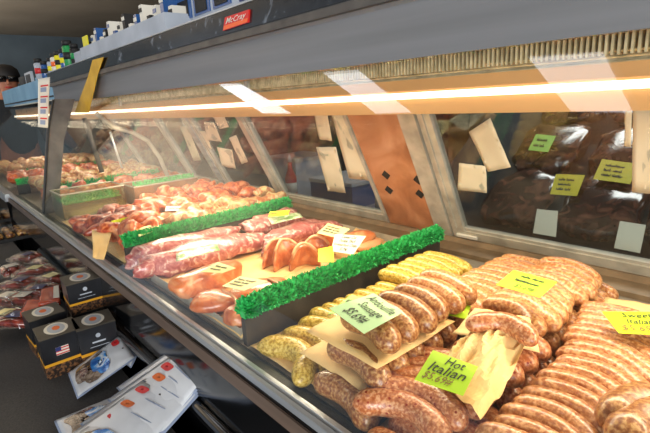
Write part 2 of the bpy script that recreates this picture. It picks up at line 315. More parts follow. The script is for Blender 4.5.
rear_door(-2.83, -2.175, .02, .02, False)
m = MB(); rbar(m, -.708, -.660, 0, RL, -.004, .02); prt(m, 'rear_post', M['cream'])
m = MB(); rbar(m, -1.875, -1.835, .0201, RL, -.004, .02); prt(m, 'rear_post', M['alu'])
m = MB(); rbar(m, XC, XR, -.012, -.0002, -.004, .024); prt(m, 'rear_sill_track', M['alu'])
# copper board with four black diamonds
m = MB(); rbar(m, -.880, -.712, .0002, RL, .002, .012); cb = prt(m, 'copper_board', M['copper'])
for px, py in ((386, 175), (418, 180), (389, 190), (420, 194)):
    c = onpl(px, py, rp(0, 0, .0015), rn); dm = MB(); a = .015
    e1 = V((a, 0, 0)); e2 = rdir*a; n0 = rn*.0012
    dm.hexa([c-e2-n0*0, c+e1, c+e2, c-e1, c-e2+n0, c+e1+n0, c+e2+n0, c-e1+n0]); dm.build('black_diamond', M['blackmatte'], cb)
# left end post frame (grey) in the plane x = XL
PX = XL
poly = [atx(43, 216, PX), atx(58, 219, PX), atx(64, 140, PX), atx(75, 99, PX), atx(54, 99, PX), atx(48, 130, PX)]
n = len(poly); m = MB().add([p for p in poly] + [p - V((.03, 0, 0)) for p in poly], [tuple(range(n)), tuple(range(2*n-1, n-1, -1))] + [(i, (i+1) % n, n+(i+1) % n, n+i) for i in range(n)])
prt(m, 'end_post', M['postgrey'])
prt(MB().tube([atx(43.5, 214, PX+.004), atx(48.5, 130, PX+.004), atx(53, 100, PX+.004)], .004, 6), 'post_gasket', M['blackmatte'])
# curved end-glass trim
pts = [atx(p[0], p[1], XL+.01) for p in ((96, 113), (112, 127), (132, 132), (148, 141), (160, 158), (170, 182))]
prt(MB().tube(pts, .010, 8), 'curved_trim', M['cream'], True)
prt(MB().tube([atx(84, 118, XL+.01), atx(102, 172, XL+.01)], .010, 8), 'end_glass_brace', M['postgrey'], True)
prt(MB().tube([atx(110, 132, XL+.01), atx(122, 168, XL+.01)], .005, 8), 'end_glass_brace', M['alu'], True)
# yellow strip laid over the canopy front and glass
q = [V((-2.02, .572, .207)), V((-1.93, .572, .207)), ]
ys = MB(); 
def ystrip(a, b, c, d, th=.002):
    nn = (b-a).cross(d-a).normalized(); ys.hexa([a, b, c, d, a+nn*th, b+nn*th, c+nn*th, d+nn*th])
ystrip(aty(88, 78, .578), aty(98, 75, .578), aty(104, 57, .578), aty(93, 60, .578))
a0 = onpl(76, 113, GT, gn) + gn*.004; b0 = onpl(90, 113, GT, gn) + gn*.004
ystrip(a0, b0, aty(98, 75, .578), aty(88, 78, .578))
o = ys.build('yellow_strip', M['yellow']); tag(o, 'yellow strip running down the canopy and front glass at far left', 'tape')
# badge
bc = [aty(224.5, 31, .5835), aty(249.5, 22.5, .5835), aty(250.5, 9.5, .5835), aty(226.5, 17.5, .5835)]
b = MB().slab(lambda u, v: bil(bc, u, v) - V((0, .004, 0)), 2, 2, .0001).v
bm = MB(); y0 = V((0, .0042, 0)); bm.hexa([c - y0 for c in bc] + list(bc)); bo = bm.build('name_badge', M['badge']); tag(bo, 'small red badge with white lettering on the black canopy strip', 'badge')
lo = [bil(bc, 0.02, .05)-y0*1.1, bil(bc, .98, .05)-y0*1.1, bil(bc, .98, .36)-y0*1.1, bil(bc, .02, .36)-y0*1.1]
MB().add(lo, [(0, 1, 2, 3)]).build('orange_band', M['badgelow'], bo)
write('McCray', [c-y0*1.2 for c in bc], (.1, .3, .92, .88), M['white'], bo, 'lettering', .0006, .3)
# ================================================================ next case to the left
c2 = empty('display_case', (-3.2, .65, -H)); tag(c2, 'further meat case beyond the grey post with light blue canopy front', 'display case')
XA, XB, XD = -4.6, XL-.035, XC-.01
MB().box((XA, .285, -H+.02), (XD, 1.06, -.43)).build('cabinet_body', M['black'], c2)
MB().prof([(.280, -.4295), (.321, -.4295), (.321, -.391), (.284, -.391)], XA, XD).build('front_rail', M['alu'], c2)
MB().box((XA, .33, -.4295), (XD, 1.05, -.402)).build('deck', M['deck'], c2)
MB().hexa([gpt(XA, 0), gpt(XD, 0), gpt(XD, 0, .006), gpt(XA, 0, .006), gpt(XA, 1), gpt(XD, 1), gpt(XD, 1, .006), gpt(XA, 1, .006)]).build('front_glass', M['glass'], c2)
MB().box((XA, .598, .075), (XD, .66, .195)).box((XA, .6601, .15), (XD, 1.0, .195)).build('canopy', M['bluebox'], c2)
MB().box((XA, .594, .088), (XD, .5975, .096)).build('canopy_trim', M['blackmatte'], c2)
MB().tube([(XA, .652, -.0045), (XD, .652, -.0045)], .006, 8).build('lamp_tube', M['tube'], c2)
MB().prof([(.66, -.03), (.665, -.03), (.76, .0), (.76, .05), (.664, .05)], XA, XD).build('lamp_reflector', M['tan'], c2)
m = MB(); rbar(m, XA, XD, 0, .03, 0, .02); rbar(m, XA, XD, .0301, RL, .008, .012); m.build('rear_door', M['rearglass'], c2)

# ================================================================ DIVIDERS with plastic parsley
def divider(x, y0, y1, label, zt=-.352, hgt=.040, dens=1500, seed=1):
    t = empty('parsley_divider', (x, (y0+y1)/2, -.402)); tag(t, label, 'divider', 'green parsley dividers')
    MB().box((x-.006, y0, -.4018), (x+.006, y1, zt)).build('divider_board', M['divider'], t)
    rnd = random.Random(seed); m = MB(); m.box((x-.008, y0, zt+.002), (x+.008, y1, zt+.020))
    for i in range(dens):
        y = rnd.uniform(y0, y1); a = rnd.uniform(-1.6, 1.6); l = (hgt*.68)*rnd.uniform(.55, 1.0)*(1-.3*abs(a))
        b0 = V((x + math.sin(a)*.007, y, zt + .004 + .014*math.cos(a*.9))); d = V((math.sin(a)*.75, rnd.uniform(-.5, .5), math.cos(a))).normalized()
        tip = b0 + d*l; wv = V((rnd.uniform(-1, 1), rnd.uniform(-1, 1), rnd.uniform(-.4, .4))).normalized()*.0024
        mid = b0 + d*l*.72 + V((0, 0, .001))
        m.add([b0-wv*.5, b0+wv*.5, mid+wv*1.1, tip+wv*.7+V((0, 0, -.002)), tip-wv*.7, mid-wv*1.2], [(0, 1, 2, 3, 4, 5)])
    m.build('parsley_trim', M['parsley'], t)
divider(-.629, .348, .905, 'bright green parsley divider beside the yellow-green sausages, nearest the camera', seed=1, dens=6500)
divider(-1.217, .350, .895, 'green parsley divider between the pink pork packs and the orange marinated meat', seed=2, dens=3500)
divider(-2.44, .40, .96, 'green parsley divider just beyond the clear tub, past the case end', seed=3, dens=700)
divider(-3.3, .40, .96, 'far green parsley divider beyond the pale meat heap', seed=4, dens=400)
divider(-2.85, .345, .40, 'short green parsley divider seen left of the grey post', seed=5, dens=150)

# ================================================================ SAUSAGES
def sausage(A, B, r, bow, mtl, label, group, dz=.0, cat='sausage', n=16, ks=12, name='sausage', seed=None):
    A = V(A); B = V(B); ln = (B-A).length; m = MB(); pts = []; rs = []
    rnd = random.Random(hash((round(A.x, 4), round(A.y, 4))) if seed is None else seed); wob = [rnd.uniform(-1, 1) for _ in range(4)]
    side = (B-A).normalized().cross(V((0, 0, 1))); side = -side if side.y < 0 else side
    for i in range(n+1):
        t = i/n; tt = (1-math.cos(math.pi*t))/2*.55 + t*.45
        p = A.lerp(B, tt) + side*bow*(1-(2*tt-1)**2) + V((0, 0, dz*(1-(2*tt-1)**2)))
        e = min(tt, 1-tt)*ln; c = r*1.15
        rr = r*math.sqrt(max(0, 1-((c-e)/c)**2)) if e < c else r
        rr = max(rr, r*.13) * (1+.035*wob[int(tt*3.99)]*math.sin(tt*9+wob[0]*3))
        pts.append(p); rs.append(rr)
    m.tube(pts, rs, ks)
    o = m.build(name, mtl, smooth=True); return tag(o, label, cat, group)
def lay(x0, x1, y0, y1, z, d=0): return [V((x0, y0, z-d)), V((x1, y0, z-d)), V((x1, y1, z)), V((x0, y1, z))]
R1 = .0185; DZ = -.402
rj = lambda s: random.uniform(-s, s)
# column 1: yellow-green sausages along the divider (lower layer front, upper layer behind)
G = 'yellow-green speckled sausages along the black divider'
ys_ = [.352, .392, .431, .462] + [.490+.0270*q for q in range(12)]
for i, y in enumerate(ys_):
    bow = .036 if i < 3 else .02; z = DZ + R1 + (.0 if i < 2 else min(.012, .006*(i-1))); ry = .019 if i < 2 else (.0170 if i < 4 else .0150)
    x0 = -.585 + rj(.006); x1 = -.452 + rj(.006)
    if i == 0: bow = .046; x0, x1, y = -.584, -.458, .345
    if i == 1: bow = .040
    sausage((x0, y-.002, z), (x1, y-.018, z-.001), ry, bow, M['sy'], 'yellow-green speckled sausage, %s from the front glass along the black divider' % ORD[i], G)
for i in range(6):
    y = .640 + i*.028
    sausage((-.588+rj(.005), y, DZ+.052), (-.462+rj(.005), y-.012, DZ+.05), .0145, .02, M['sy'], 'yellow-green sausage lying on the upper layer at the back, %s from its front' % ORD[i], 'upper yellow-green sausages at the back')
sheet('paper_sheet', lay(-.615, -.468, .349, .42, -.3965), M['papery'], 'orange-tan paper sheet under the front yellow-green sausage', 'paper', .003, 1)
# column 2: brown sausages in layers with paper between
zl = [DZ+.019, DZ+.060, DZ+.101]; ysl = [.340, .366, .388]
for l in range(3):
    cnt = [6, 6, 6][l]
    for i in range(cnt):
        y = ysl[l] + i*.0365; x0 = -.442 + .004*l + rj(.004); x1 = -.326 + rj(.005) - .003*l
        kind = M['sb'] if i < 4 or l < 2 else M['sp']
        tier = ['bottom', 'middle', 'top'][l]
        sausage((x0, y+.006, zl[l]+.002), (x1, y-.006, zl[l]-.002), .0185, .016, kind, 'dark brown sausage, %s layer of the papered stack, %s from its front' % (tier, ORD[i]) if kind is M['sb'] else 'pinkish tan sausage in the top layer behind the dark brown ones, %s from its front' % ORD[i], 'stacked dark brown sausages', dz=.004)
def psheet(pts, label, seed, bump=.003, curl=0): return sheet('paper_sheet', pts, M['papery'], label, 'paper', bump, seed, curl=curl, group='butcher paper sheets')
z_ = zl[0]+.0245; psheet([at(300, 352, z_), at(362, 392, z_-.004), at(450, 340, z_), at(392, 300, z_)], 'paper sheet between the bottom and middle layers of brown sausages', 2, .004)
z_ = zl[1]+.0245; psheet([at(306, 330, z_), at(377, 369, z_-.006), at(455, 322, z_), at(385, 292, z_)], 'paper sheet between the middle and top layers of brown sausages', 3, .004)
psheet(lay(-.462, -.335, .350, .46, -.3945), 'crinkled paper under the lowest brown sausages at the front', 4, .008)
psheet(lay(-.328, -.2, .350, .46, -.393), 'paper sheet under the front hot italian sausage', 5, .006)
# pink tan sausages behind the brown stack
for i in range(10):
    y = .592 + i*.0275; sausage((-.438+rj(.005), y, DZ+.062), (-.318+rj(.005), y-.012, DZ+.06), .0148, .022, M['sp'], 'pink-tan sausage in the upper layer behind the brown stack, %s from front' % ORD[i], 'pink-tan sausages mid case')
    sausage((-.436+rj(.005), y, DZ+.022), (-.316+rj(.005), y-.012, DZ+.022), .0148, .02, M['sp'], 'pink-tan sausage in the lower layer behind the brown stack, %s from the front' % ORD[i], 'pink-tan sausages mid case')
# column 3: hot italian
G = 'hot italian sausages at the front'
hot = [((352, 404), (446, 442), -.358, .030), ((372, 391), (462, 428), -.352, .030), ((388, 380), (482, 416), -.350, .028), ((400, 369), (492, 402), -.350, .024), ((410, 359), (500, 390), -.350, .024)]
for i, (a, b, z, bow) in enumerate(hot):
    sausage(at(*a, z), at(*b, z), .0168, bow, M['sh'], 'thick red-flecked hot italian sausage, %s from the front glass' % ORD[i], G)
for i in range(4):
    y = .318 + i*.04; sausage((-.318, y, DZ+.019), (-.205, y-.012, DZ+.019), .0185, .012, M['sh'], 'hot italian sausage in the bottom layer, %s from the front glass' % ORD[i], G)
for i in range(3):
    y = .495 + i*.037; sausage((-.318, y-.01, DZ+.03), (-.212, y-.02, DZ+.03), .0185, .012, M['sh'], 'hot italian sausage under the big crumpled paper, %s from the front' % ORD[i], G)
    sausage((-.312, y-.012, DZ+.066), (-.212, y-.026, DZ+.066), .0175, .012, M['sh'], 'upper hot italian sausage under the big crumpled paper, %s from the front' % ORD[i], G)
# big crumpled paper
cp = [at(430, 356, -.318), at(480, 420, -.322), at(530, 338, -.300), at(492, 316, -.284)]
def fn(u, v): p = bil(cp, u, v); return p + V((0, 0, .016*(1-2*abs(noise.noise(V((u*3.2+v*.8, v*1.1+u, 3))))) + .006*(1-2*abs(noise.noise(V((u*6, v*4, 8))))) + .012*math.sin(v*3.14)*math.sin(u*3.14) - .016))
o = MB().slab(fn, 24, 20, .0006).build('paper_sheet', M['papery'], smooth=False); tag(o, 'large crumpled yellow paper sheet draped between the hot italian sausages and the tall heap', 'paper')
# sausage on paper behind the crumpled sheet
psheet([at(452, 333, -.31), at(540, 352, -.315), at(530, 318, -.295), at(475, 308, -.292)], 'curled paper sheet behind the big crumpled one, a dark sausage on it', 8, .006)
sausage(at(466, 326, -.285), at(534, 343, -.285), .014, .030, M['sh'], 'slim dark red-brown sausage arched on curled paper behind the crumpled sheet', 'single sausages')
# tall heap of pinkish sausages at back
G = 'pale speckled sausages in the tall heap'
layers = [(DZ+.017, -.405, -.215, .560, .86, 12), (DZ+.047, -.40, -.225, .575, .85, 11), (DZ+.077, -.395, -.235, .60, .82, 9)]
for li, (z, xa, xb, ya, yb, cnt) in enumerate(layers):
    for i in range(cnt):
        y = lerp(ya, yb, i/(cnt-1)); xm = (xa+xb)/2 + rj(.008)
        if li == 2:
            sausage((-.345+rj(.01), y+.005, z), (xb+rj(.008), y-.022, z-.004), .0152, .024, M['sp'], 'pale speckled sausage on the very top of the tall heap, %s from the front' % ORD[i], G, dz=.006)
        else:
            lab = ['bottom', 'second'][li]
            sausage((xm+.002, y+.004, z), (xb+rj(.008), y-.02, z-.003), .0150, .016, M['sp'], 'pale speckled sausage, %s layer of the tall heap, %s from the front' % (lab, ORD[i]), G)
# column 4: sweet italian
G = 'sweet italian sausages at the right'
for i in range(17):
    y = .350 + i*.0218; bow = .024
    x0 = -.202 + rj(.004) - (.004*max(0, i-8) if i > 8 else 0); x1 = -.098 + rj(.005)
    sausage((x0, y+.010, -.335), (x1, y-.010, -.339), .0124, bow, M['ss'], 'sweet italian sausage in the long right-hand row, %s from the front' % ORD[i], G, dz=.004)
for i in range(13):
    y = .34 + i*.0345; sausage((-.198, y+.008, -.367), (-.098, y-.008, -.369), .0172, .016, M['ss'], 'sweet italian sausage of the layer beneath the right-hand row, %s from the front' % ORD[i], G)
for i in range(11):
    y = .44 + i*.0218; sausage((-.088+rj(.004), y+.012, -.338), (.02, y-.004, -.342), .0126, .018, M['ss'], 'sweet italian sausage in the row at the right picture edge, %s from the front' % ORD[i], G)
# wrapped sausage at the bottom right corner
for i, (a, b) in enumerate((((612, 428), (665, 400)), ((622, 448), (680, 416)))):
    o = sausage(at(*a, -.315), at(*b, -.315), .021, .01, M['sb'], ['dark sausage wrapped in shiny clear film in the bottom right corner', 'dark film-wrapped sausage partly cut off at the bottom right corner'][i], 'film-wrapped sausages')
psheet([at(596, 309, -.352), at(700, 330, -.352), at(660, 306, -.345), at(606, 297, -.345)], 'tan paper sheet behind the sweet italian price card', 9, .004)
# filler tray under the sausages (paper lined steel pans)
def pan(x0, x1, y0, y1, label, h=.022, m_='deck'):
    t = .0015; z = -.4015; mb = MB().box((x0, y0, z), (x1, y1, z+.0012)); mb.box((x0, y0, z+.0013), (x0+t, y1, z+h)).box((x1-t, y0, z+.0013), (x1, y1, z+h)).box((x0+t, y0, z+.0013), (x1-t, y0+t, z+h)).box((x0+t, y1-t, z+.0013), (x1-t, y1, z+h))
    o = mb.build('meat_tray', M[m_]); return tag(o, label, 'tray', 'meat trays')
# ================================================================ PRICE CARDS
def c4(pts, z): return [at(p[0], p[1], z if not isinstance(z, (list, tuple)) else z[i]) for i, p in enumerate(pts)]
card('price_card', c4([(364, 333), (402, 312), (375, 293), (329, 307)], [-.276, -.275, -.268, -.268])[0:0] or [at(329, 308, -.272), at(364, 333.5, -.276), at(402.5, 312.5, -.272), at(374, 293, -.268)], M['tpale'], 'pale green price card reading Andouille Sausage on the brown sausage stack', 'price card',
     [('Andouille\nSausage', (.10, .42, .92, .93), M['ink']), ('$5.69#', (.22, .10, .78, .36), M['ink'])])
card('price_card', [at(414.5, 379.5, -.296), at(463, 395.5, -.296), at(478, 366.5, -.286), at(433, 350, -.286)], M['tgreen'], 'bright lime price card reading Hot Italian in front of the crumpled paper', 'price card',
     [('Hot', (.38, .68, .80, .94), M['ink']), ('Italian', (.12, .37, .90, .66), M['ink']), ('$5.69#', (.10, .08, .72, .34), M['inkb'])])
card('price_card', [at(496, 284.5, -.268), at(540, 297.5, -.268), at(557, 282, -.262), at(514, 270, -.262)], M['tgreen'], 'lime price card on the top of the tall pale sausage heap', 'price card',
     [((2, 1), (.22, .40, .92, .92), M['ink']), ('$5.69#', (.35, .10, .80, .34), M['inkg'])])
card('price_card', [at(619, 333, -.305), at(672, 335.5, -.305), at(662, 312, -.298), at(602, 311.5, -.298)], M['tlime'], 'lime price card reading Sweet Italian at the right picture edge', 'price card',
     [('Sweet\nItalian', (.28, .42, .80, .92), M['ink']), ('$5.69#', (.12, .08, .84, .36), M['inkb'])])
card('price_card', [at(328, 314, -.335), at(347, 311, -.332), at(370, 299, -.325), at(350, 295, -.325)], M['tbright'], 'small bright green price card half hidden behind the pale green one', 'price card',
     [((1, 2), (.1, .25, .9, .85), M['ink'])])
card('price_card', [at(440, 313, -.318), at(466, 319, -.318), at(471, 306, -.312), at(445, 300, -.312)], M['tgreen'], 'small lime price card between the brown stack and the curled paper', 'price card',
     [((1, 1), (.12, .2, .88, .85), M['ink'])])

# ================================================================ SECTION 2: packed pork and ham
def blob(A, B, wd, ht, mtl, name, label, cat, group=None, seed=0, amp=.12, sq=.7, parent=None, nu=20, nv=14, tilt=0):
    """lumpy cut of meat lying from A to B, wd wide, ht high"""
    A = V(A); B = V(B); d = (B-A); ln = d.length/2; d.normalize(); s = d.cross(V((0, 0, 1))).normalized(); u = s.cross(d); C = (A+B)/2
    if u.z < 0: u = -u
    m = MB(); vv = []; ff = []
    for j in range(nv+1):
        ph = math.pi*j/nv
        for i in range(nu):
            th = 2*math.pi*i/nu
            x = math.cos(ph); rr = math.sin(ph)
            f = lambda t: math.copysign(abs(t)**sq, t)
            px_, py_, pz_ = f(x), f(rr*math.cos(th)) , f(rr*math.sin(th))
            q = V((px_*ln/.05, py_*wd/.1, pz_*ht/.1)); k = 1 + amp*(noise.noise(q*1.3 + V((seed*3.7, seed, 0)))*1.4 + .5*noise.noise(q*3.1 + V((seed, 0, 5))))
            vv.append(C + d*px_*ln*k + s*py_*wd/2*k + u*(max(-.5, pz_/2)*ht*k + tilt*px_*ht))
    for j in range(nv):
        for i in range(nu): ff.append((j*nu+i, j*nu+(i+1) % nu, (j+1)*nu+(i+1) % nu, (j+1)*nu+i))
    m.add(vv, ff); o = m.build(name, mtl, parent, smooth=True)
    if parent is None: tag(o, label, cat, group)
    return o
def mid(a, b, k=.5): return V(a).lerp(V(b), k)
GP = 'vacuum-packed pink pork'
p1 = blob(at(138, 270, -.366), at(262, 238, -.366), .082, .062, M['pork'], 'pork_pack', 'long pink vacuum-packed pork loin nearest the ham, green label on it', 'meat', GP, 3, .22)
p2 = blob(at(123, 261, -.362), at(238, 233, -.362), .070, .060, M['pork'], 'pork_pack', 'long pink vacuum-packed pork loin against the green divider', 'meat', GP, 5, .22)
p3 = blob(at(243, 232, -.362), at(300, 216, -.362), .10, .06, M['pork'], 'pork_pack', 'pink packed pork tenderloins in the back row under the small yellow card', 'meat', GP, 8, .3)
p4 = blob(at(262, 244, -.366), at(335, 224, -.366), .085, .055, M['pork'], 'pork_pack', 'pink packed pork at the back, right beside the folded ham slices', 'meat', GP, 11, .3)
for par, pts in ((p1, [(175, 254), (203, 246), (222, 241), (219, 249), (192, 258), (180, 261)]), (p3, [(275, 218), (300, 213), (304, 218), (280, 224)])):
    if len(pts) == 6: q = [at(176, 261, -.329), at(220, 250, -.329), at(216, 243, -.326), at(176, 253, -.326)]
    else: q = [at(272, 224, -.327), at(303, 217, -.327), at(298, 212, -.325), at(268, 218, -.325)]
    sheet('pack_label', q, M['label'], bump=.004, seed=2, parent=par)
card('price_card', [at(268, 217, -.315), at(288, 215, -.315), at(290, 210, -.305), at(270, 211.5, -.305)], M['tyel'], 'small yellow price card on the pink pork at the back', 'price card', [((2,), (.1, .25, .9, .75), M['ink'])])
# lower-front: ham pieces on yellow paper in a tray
pan(-1.06, -.65, .352, .93, 'shallow tray holding the ham and pork chops beside the near divider', m_='cream')
psheet(lay(-1.05, -.90, .352, .42, -.391, .002), 'yellow speckled paper at the front under the long ham piece', 11, .004)
psheet([at(232, 268, -.398)+V((0, 0, .0)), at(262, 290, -.398), at(312, 262, -.396), at(278, 250, -.396)], 'pale yellow paper between the ham pieces in the tray', 12, .002)
psheet(lay(-.80, -.645, .350, .43, -.389, .004), 'orange-yellow paper hanging at the front beside the near divider', 13, .008)
hamG = 'orange-pink ham cuts'
h1 = blob(at(173, 292, -.366), at(238, 268, -.366), .058, .050, M['ham'], 'ham_cut', 'long orange ham piece under a yellow card near the front glass', 'meat', hamG, 4, .1, .55)
h2 = blob(at(190, 304, -.372), at(237, 298, -.372), .075, .034, M['ham'], 'ham_cut', 'flat orange ham steak with white rim in the middle of the tray front', 'meat', hamG, 6, .12, .8)
h3 = blob(at(228, 300, -.372), at(292, 284, -.366), .085, .040, M['ham'], 'ham_cut', 'broad orange ham slice running along the green parsley', 'meat', hamG, 7, .12, .8)
h4 = blob(at(228, 322, -.375), at(248, 312, -.375), .06, .034, M['ham'], 'ham_cut', 'red-orange ham end tucked against the front end of the near divider', 'meat', hamG, 9, .2, .8)
psheet(lay(-1.055, -.655, .354, .92, -.3965), 'wide cream-yellow paper lining the tray of ham cuts', 17, .003)
h5 = blob(V((-.90, .385, -.385)), V((-.79, .380, -.385)), .045, .012, M['pork'], 'ham_cut', 'flat pale pink slice lying by the front lip under the ham', 'meat', hamG, 10, .15, .8)
for par, A, B in ((h2, (222, 290), (236, 304)), (h3, (268, 279), (281, 290))):
    c = [at(lerp(A[0], B[0], t) + 5*math.sin(t*3.14), lerp(A[1], B[1], t), -.347) for t in [i/8 for i in range(9)]]
    MB().tube(c, .0025, 6).build('fat_rim', M['hamfat'], par, True)
# folded upright ham slices
def slice_(c, ang, ln, ht, lean, lab, sd):
    c = V(c); d = V((math.cos(ang), math.sin(ang), 0)); n_ = V((-d.y, d.x, 0))
    f = lambda u, v: c + d*((u-.5)*ln*(1-.25*v*v)) + V((0, 0, ht*v*(1-.35*(2*u-1)**2))) + n_*(.020*math.sin(math.pi*u)*(1-.4*v) + lean*v*v + .008*noise.noise(V((u*4+sd, v*3, sd))))
    o = MB().slab(f, 16, 10, .011).build('ham_slice', M['ham'], smooth=True); tag(o, lab, 'meat', 'folded ham slices')
    MB().tube([f(i/14, 1)+V((0, 0, .001)) for i in range(15)], .0035, 6).build('fat_rim', M['hamfat'], o, True)
for (px, py, ang, ln, ht, lean, lab) in ((280, 266, 1.2, .085, .062, .012, 'folded ham slice standing at the left end of the folded row'), (291, 268, 1.35, .085, .066, .016, 'second folded ham slice from the left end of the folded row'), (304, 266, 1.2, .08, .058, -.012, 'third folded ham slice, bent towards the green parsley'), (318, 262, 1.0, .085, .060, .014, 'fourth folded ham slice, under the bright yellow card'), (326, 250, .7, .07, .052, .012, 'last folded ham slice beside the pork chop card')):
    slice_(at(px, py, -.394), ang, ln, ht, lean, lab, px)
ch = blob(at(346, 240, -.355), at(374, 234, -.355), .07, .03, M['ham'], 'pork_chop', 'round pink pork chop with pale fat edge behind the cream price card', 'meat', None, 31, .06, .9)
blob(at(350, 247, -.37), at(380, 240, -.37), .075, .026, M['hamfat'], 'pork_chop', 'pale lower pork chop beneath the round pink one', 'meat', None, 33, .1, .9)
psheet([at(325, 262, -.385), at(362, 258, -.385), at(384, 240, -.375), at(356, 228, -.372)], 'yellow paper under the pork chops at the back', 14, .004)
card('price_card', [at(331, 251, -.335), at(353, 254.5, -.335), at(366, 236, -.318), at(335, 234, -.318)], M['twhite'], 'off-white price card reading Center Cut pork chops beside the round chop', 'price card',
     [('Center Cut\nDouble Thick\nSmoked Pork Chops\n$5.99#', (.05, .08, .95, .94), M['ink'])])
card('price_card', [at(317, 233, -.325), at(338, 238, -.325), at(350, 229, -.318), at(328, 223, -.318)], M['tcream'], 'cream-yellow price card behind the off-white pork chop card', 'price card', [((1, 2, 2), (.1, .2, .9, .85), M['ink'])])
card('price_card', [at(318, 262, -.335), at(334, 262, -.335), at(333, 246, -.32), at(318, 249, -.32)][0:4], M['tyel'], 'bright yellow card leaning on the ham slices by the parsley', 'price card', [])
card('price_card', [at(200, 271.5, -.335), at(222, 273, -.335), at(236, 268, -.325), at(218, 262, -.325)], M['tcream'], 'cream price card on the long orange ham piece', 'price card', [((2, 1), (.15, .2, .85, .85), M['ink'])])
card('price_card', [at(222, 286, -.335), at(244, 290.5, -.335), at(268, 281, -.328), at(240, 276, -.328)], M['tcream'], 'pale yellow handwritten card on the ham slices beside the parsley', 'price card', [((2, 2, 1), (.12, .18, .88, .85), M['ink'])])

# ================================================================ SECTION 3: marinated meats
rnd = random.Random(3); k = 0
for iy in range(8):
    for ix in range(8):
        x = -1.885 + ix*.084 + rnd.uniform(-.018, .018); y = .385 + iy*.073 + rnd.uniform(-.014, .014)
        if x > -1.25: continue
        if x < -1.74 and y < .64: continue
        fz = .012*(iy % 2) + rnd.uniform(0, .018) + (.02 if x > -1.6 else 0)
        dark = iy < 2; pale = ix > 5 and iy > 1
        where = '%s row from the front glass, %s from the tub side' % (ORD[iy], ORD[ix])
        mt, wd_, g_ = (M['marind'], 'dark red marinated meat piece, ', 'dark red marinated pieces') if dark and ix < 6 else ((M['marinp'], 'pale herbed meat piece, ', 'pale herbed meat pieces') if pale else (M['marin'], 'orange marinated meat piece, ', 'orange marinated pieces'))
        a = rnd.uniform(0, 3.14); l = rnd.uniform(.036, .056); d = V((math.cos(a), math.sin(a), rnd.uniform(-.25, .25)))*l
        c = V((x, y, -.372+fz)); blob(c-d, c+d, rnd.uniform(.06, .09), rnd.uniform(.045, .065), mt, 'meat_piece', wd_+where, 'meat', g_, rnd.random()*50, .5, 1, nu=20, nv=14)
card('price_card', [at(139, 236.5, -.325), at(163, 228.5, -.325), at(160, 222, -.315), at(136, 229, -.315)], M['tcream'], 'cream price card leaning at the second green divider on marinated meat', 'price card', [((2, 1), (.08, .15, .92, .85), M['ink'])])
card('price_card', [at(112, 224.5, -.325), at(134, 218, -.325), at(133, 215.5, -.315), at(111, 221, -.315)], M['tlime'], 'thin yellow-green card on the dark red marinated meat', 'price card', [])
card('price_card', [at(165, 211, -.315), at(188, 210, -.315), at(188, 206, -.307), at(166, 206, -.307)], M['twhite'], 'white card with a yellow end in the middle of the orange heap', 'price card', [((2,), (.1, .2, .9, .8), M['ink'])])
psheet([at(93, 258, -.365), at(104, 260, -.365), at(112, 232, -.33), at(92, 230, -.33)], 'upright yellow paper corner at the front of the marinated meat', 15, .003)
psheet(lay(-1.93, -1.235, .348, .93, -.3965), 'tan paper lining under the marinated meat heap', 31, .002)
psheet(lay(-1.20, -1.07, .348, .92, -.3965), 'tan paper lining under the pink pork packs', 32, .002)
# clear tub and brown tub
def tub(x0, x1, y0, y1, z0, z1, mw, label, fillm=None):
    t = empty('food_tub', ((x0+x1)/2, (y0+y1)/2, z0)); tag(t, label, 'tub', 'food tubs')
    th = .002; MB().box((x0, y0, z0), (x1, y1, z0+th)).box((x0, y0, z0+th), (x0+th, y1, z1)).box((x1-th, y0, z0+th), (x1, y1, z1)).box((x0+th, y0, z0+th), (x1-th, y0+th, z1)).box((x0+th, y1-th, z0+th), (x1-th, y1, z1)).build('tub_body', mw, t)
    r = .005; MB().tube([(x0, y0, z1), (x1, y0, z1), (x1, y1, z1), (x0, y1, z1), (x0, y0, z1)], r*.6, 6).build('rim', M['cream'], t)
    return t
tub(-2.12, -1.955, .365, .60, -.401, -.302, M['plastic'], 'clear plastic tub standing next to the dark red marinated meat')
tub(-2.12, -1.955, .64, .93, -.401, -.318, M['tubbrown'], 'brown tub behind the clear one with green trim on top')
def tuft(x0, x1, y0, y1, z, label, seed, dens=350, h=.02):
    rnd_ = random.Random(seed); m = MB().box((x0, y0, z-.004), (x1, y1, z))
    for i in range(dens):
        b0 = V((rnd_.uniform(x0, x1), rnd_.uniform(y0, y1), z-.001)); d = V((rnd_.uniform(-.6, .6), rnd_.uniform(-.6, .6), 1)).normalized(); wv = V((rnd_.uniform(-1, 1), rnd_.uniform(-1, 1), 0)).normalized()*.003
        m.add([b0-wv*.5, b0+wv*.5, b0+d*h*.7+wv, b0+d*h, b0+d*h*.7-wv], [(0, 1, 2, 3, 4)])
    return tag(m.build('parsley_garnish', M['parsley']), label, 'garnish', 'parsley garnish')
tuft(-2.11, -1.965, .375, .59, -.340, 'green parsley garnish inside the clear tub', 1)
tuft(-2.0, -1.965, .65, .92, -.312, 'green parsley garnish along the rim of the brown tub', 2, 250, .015)
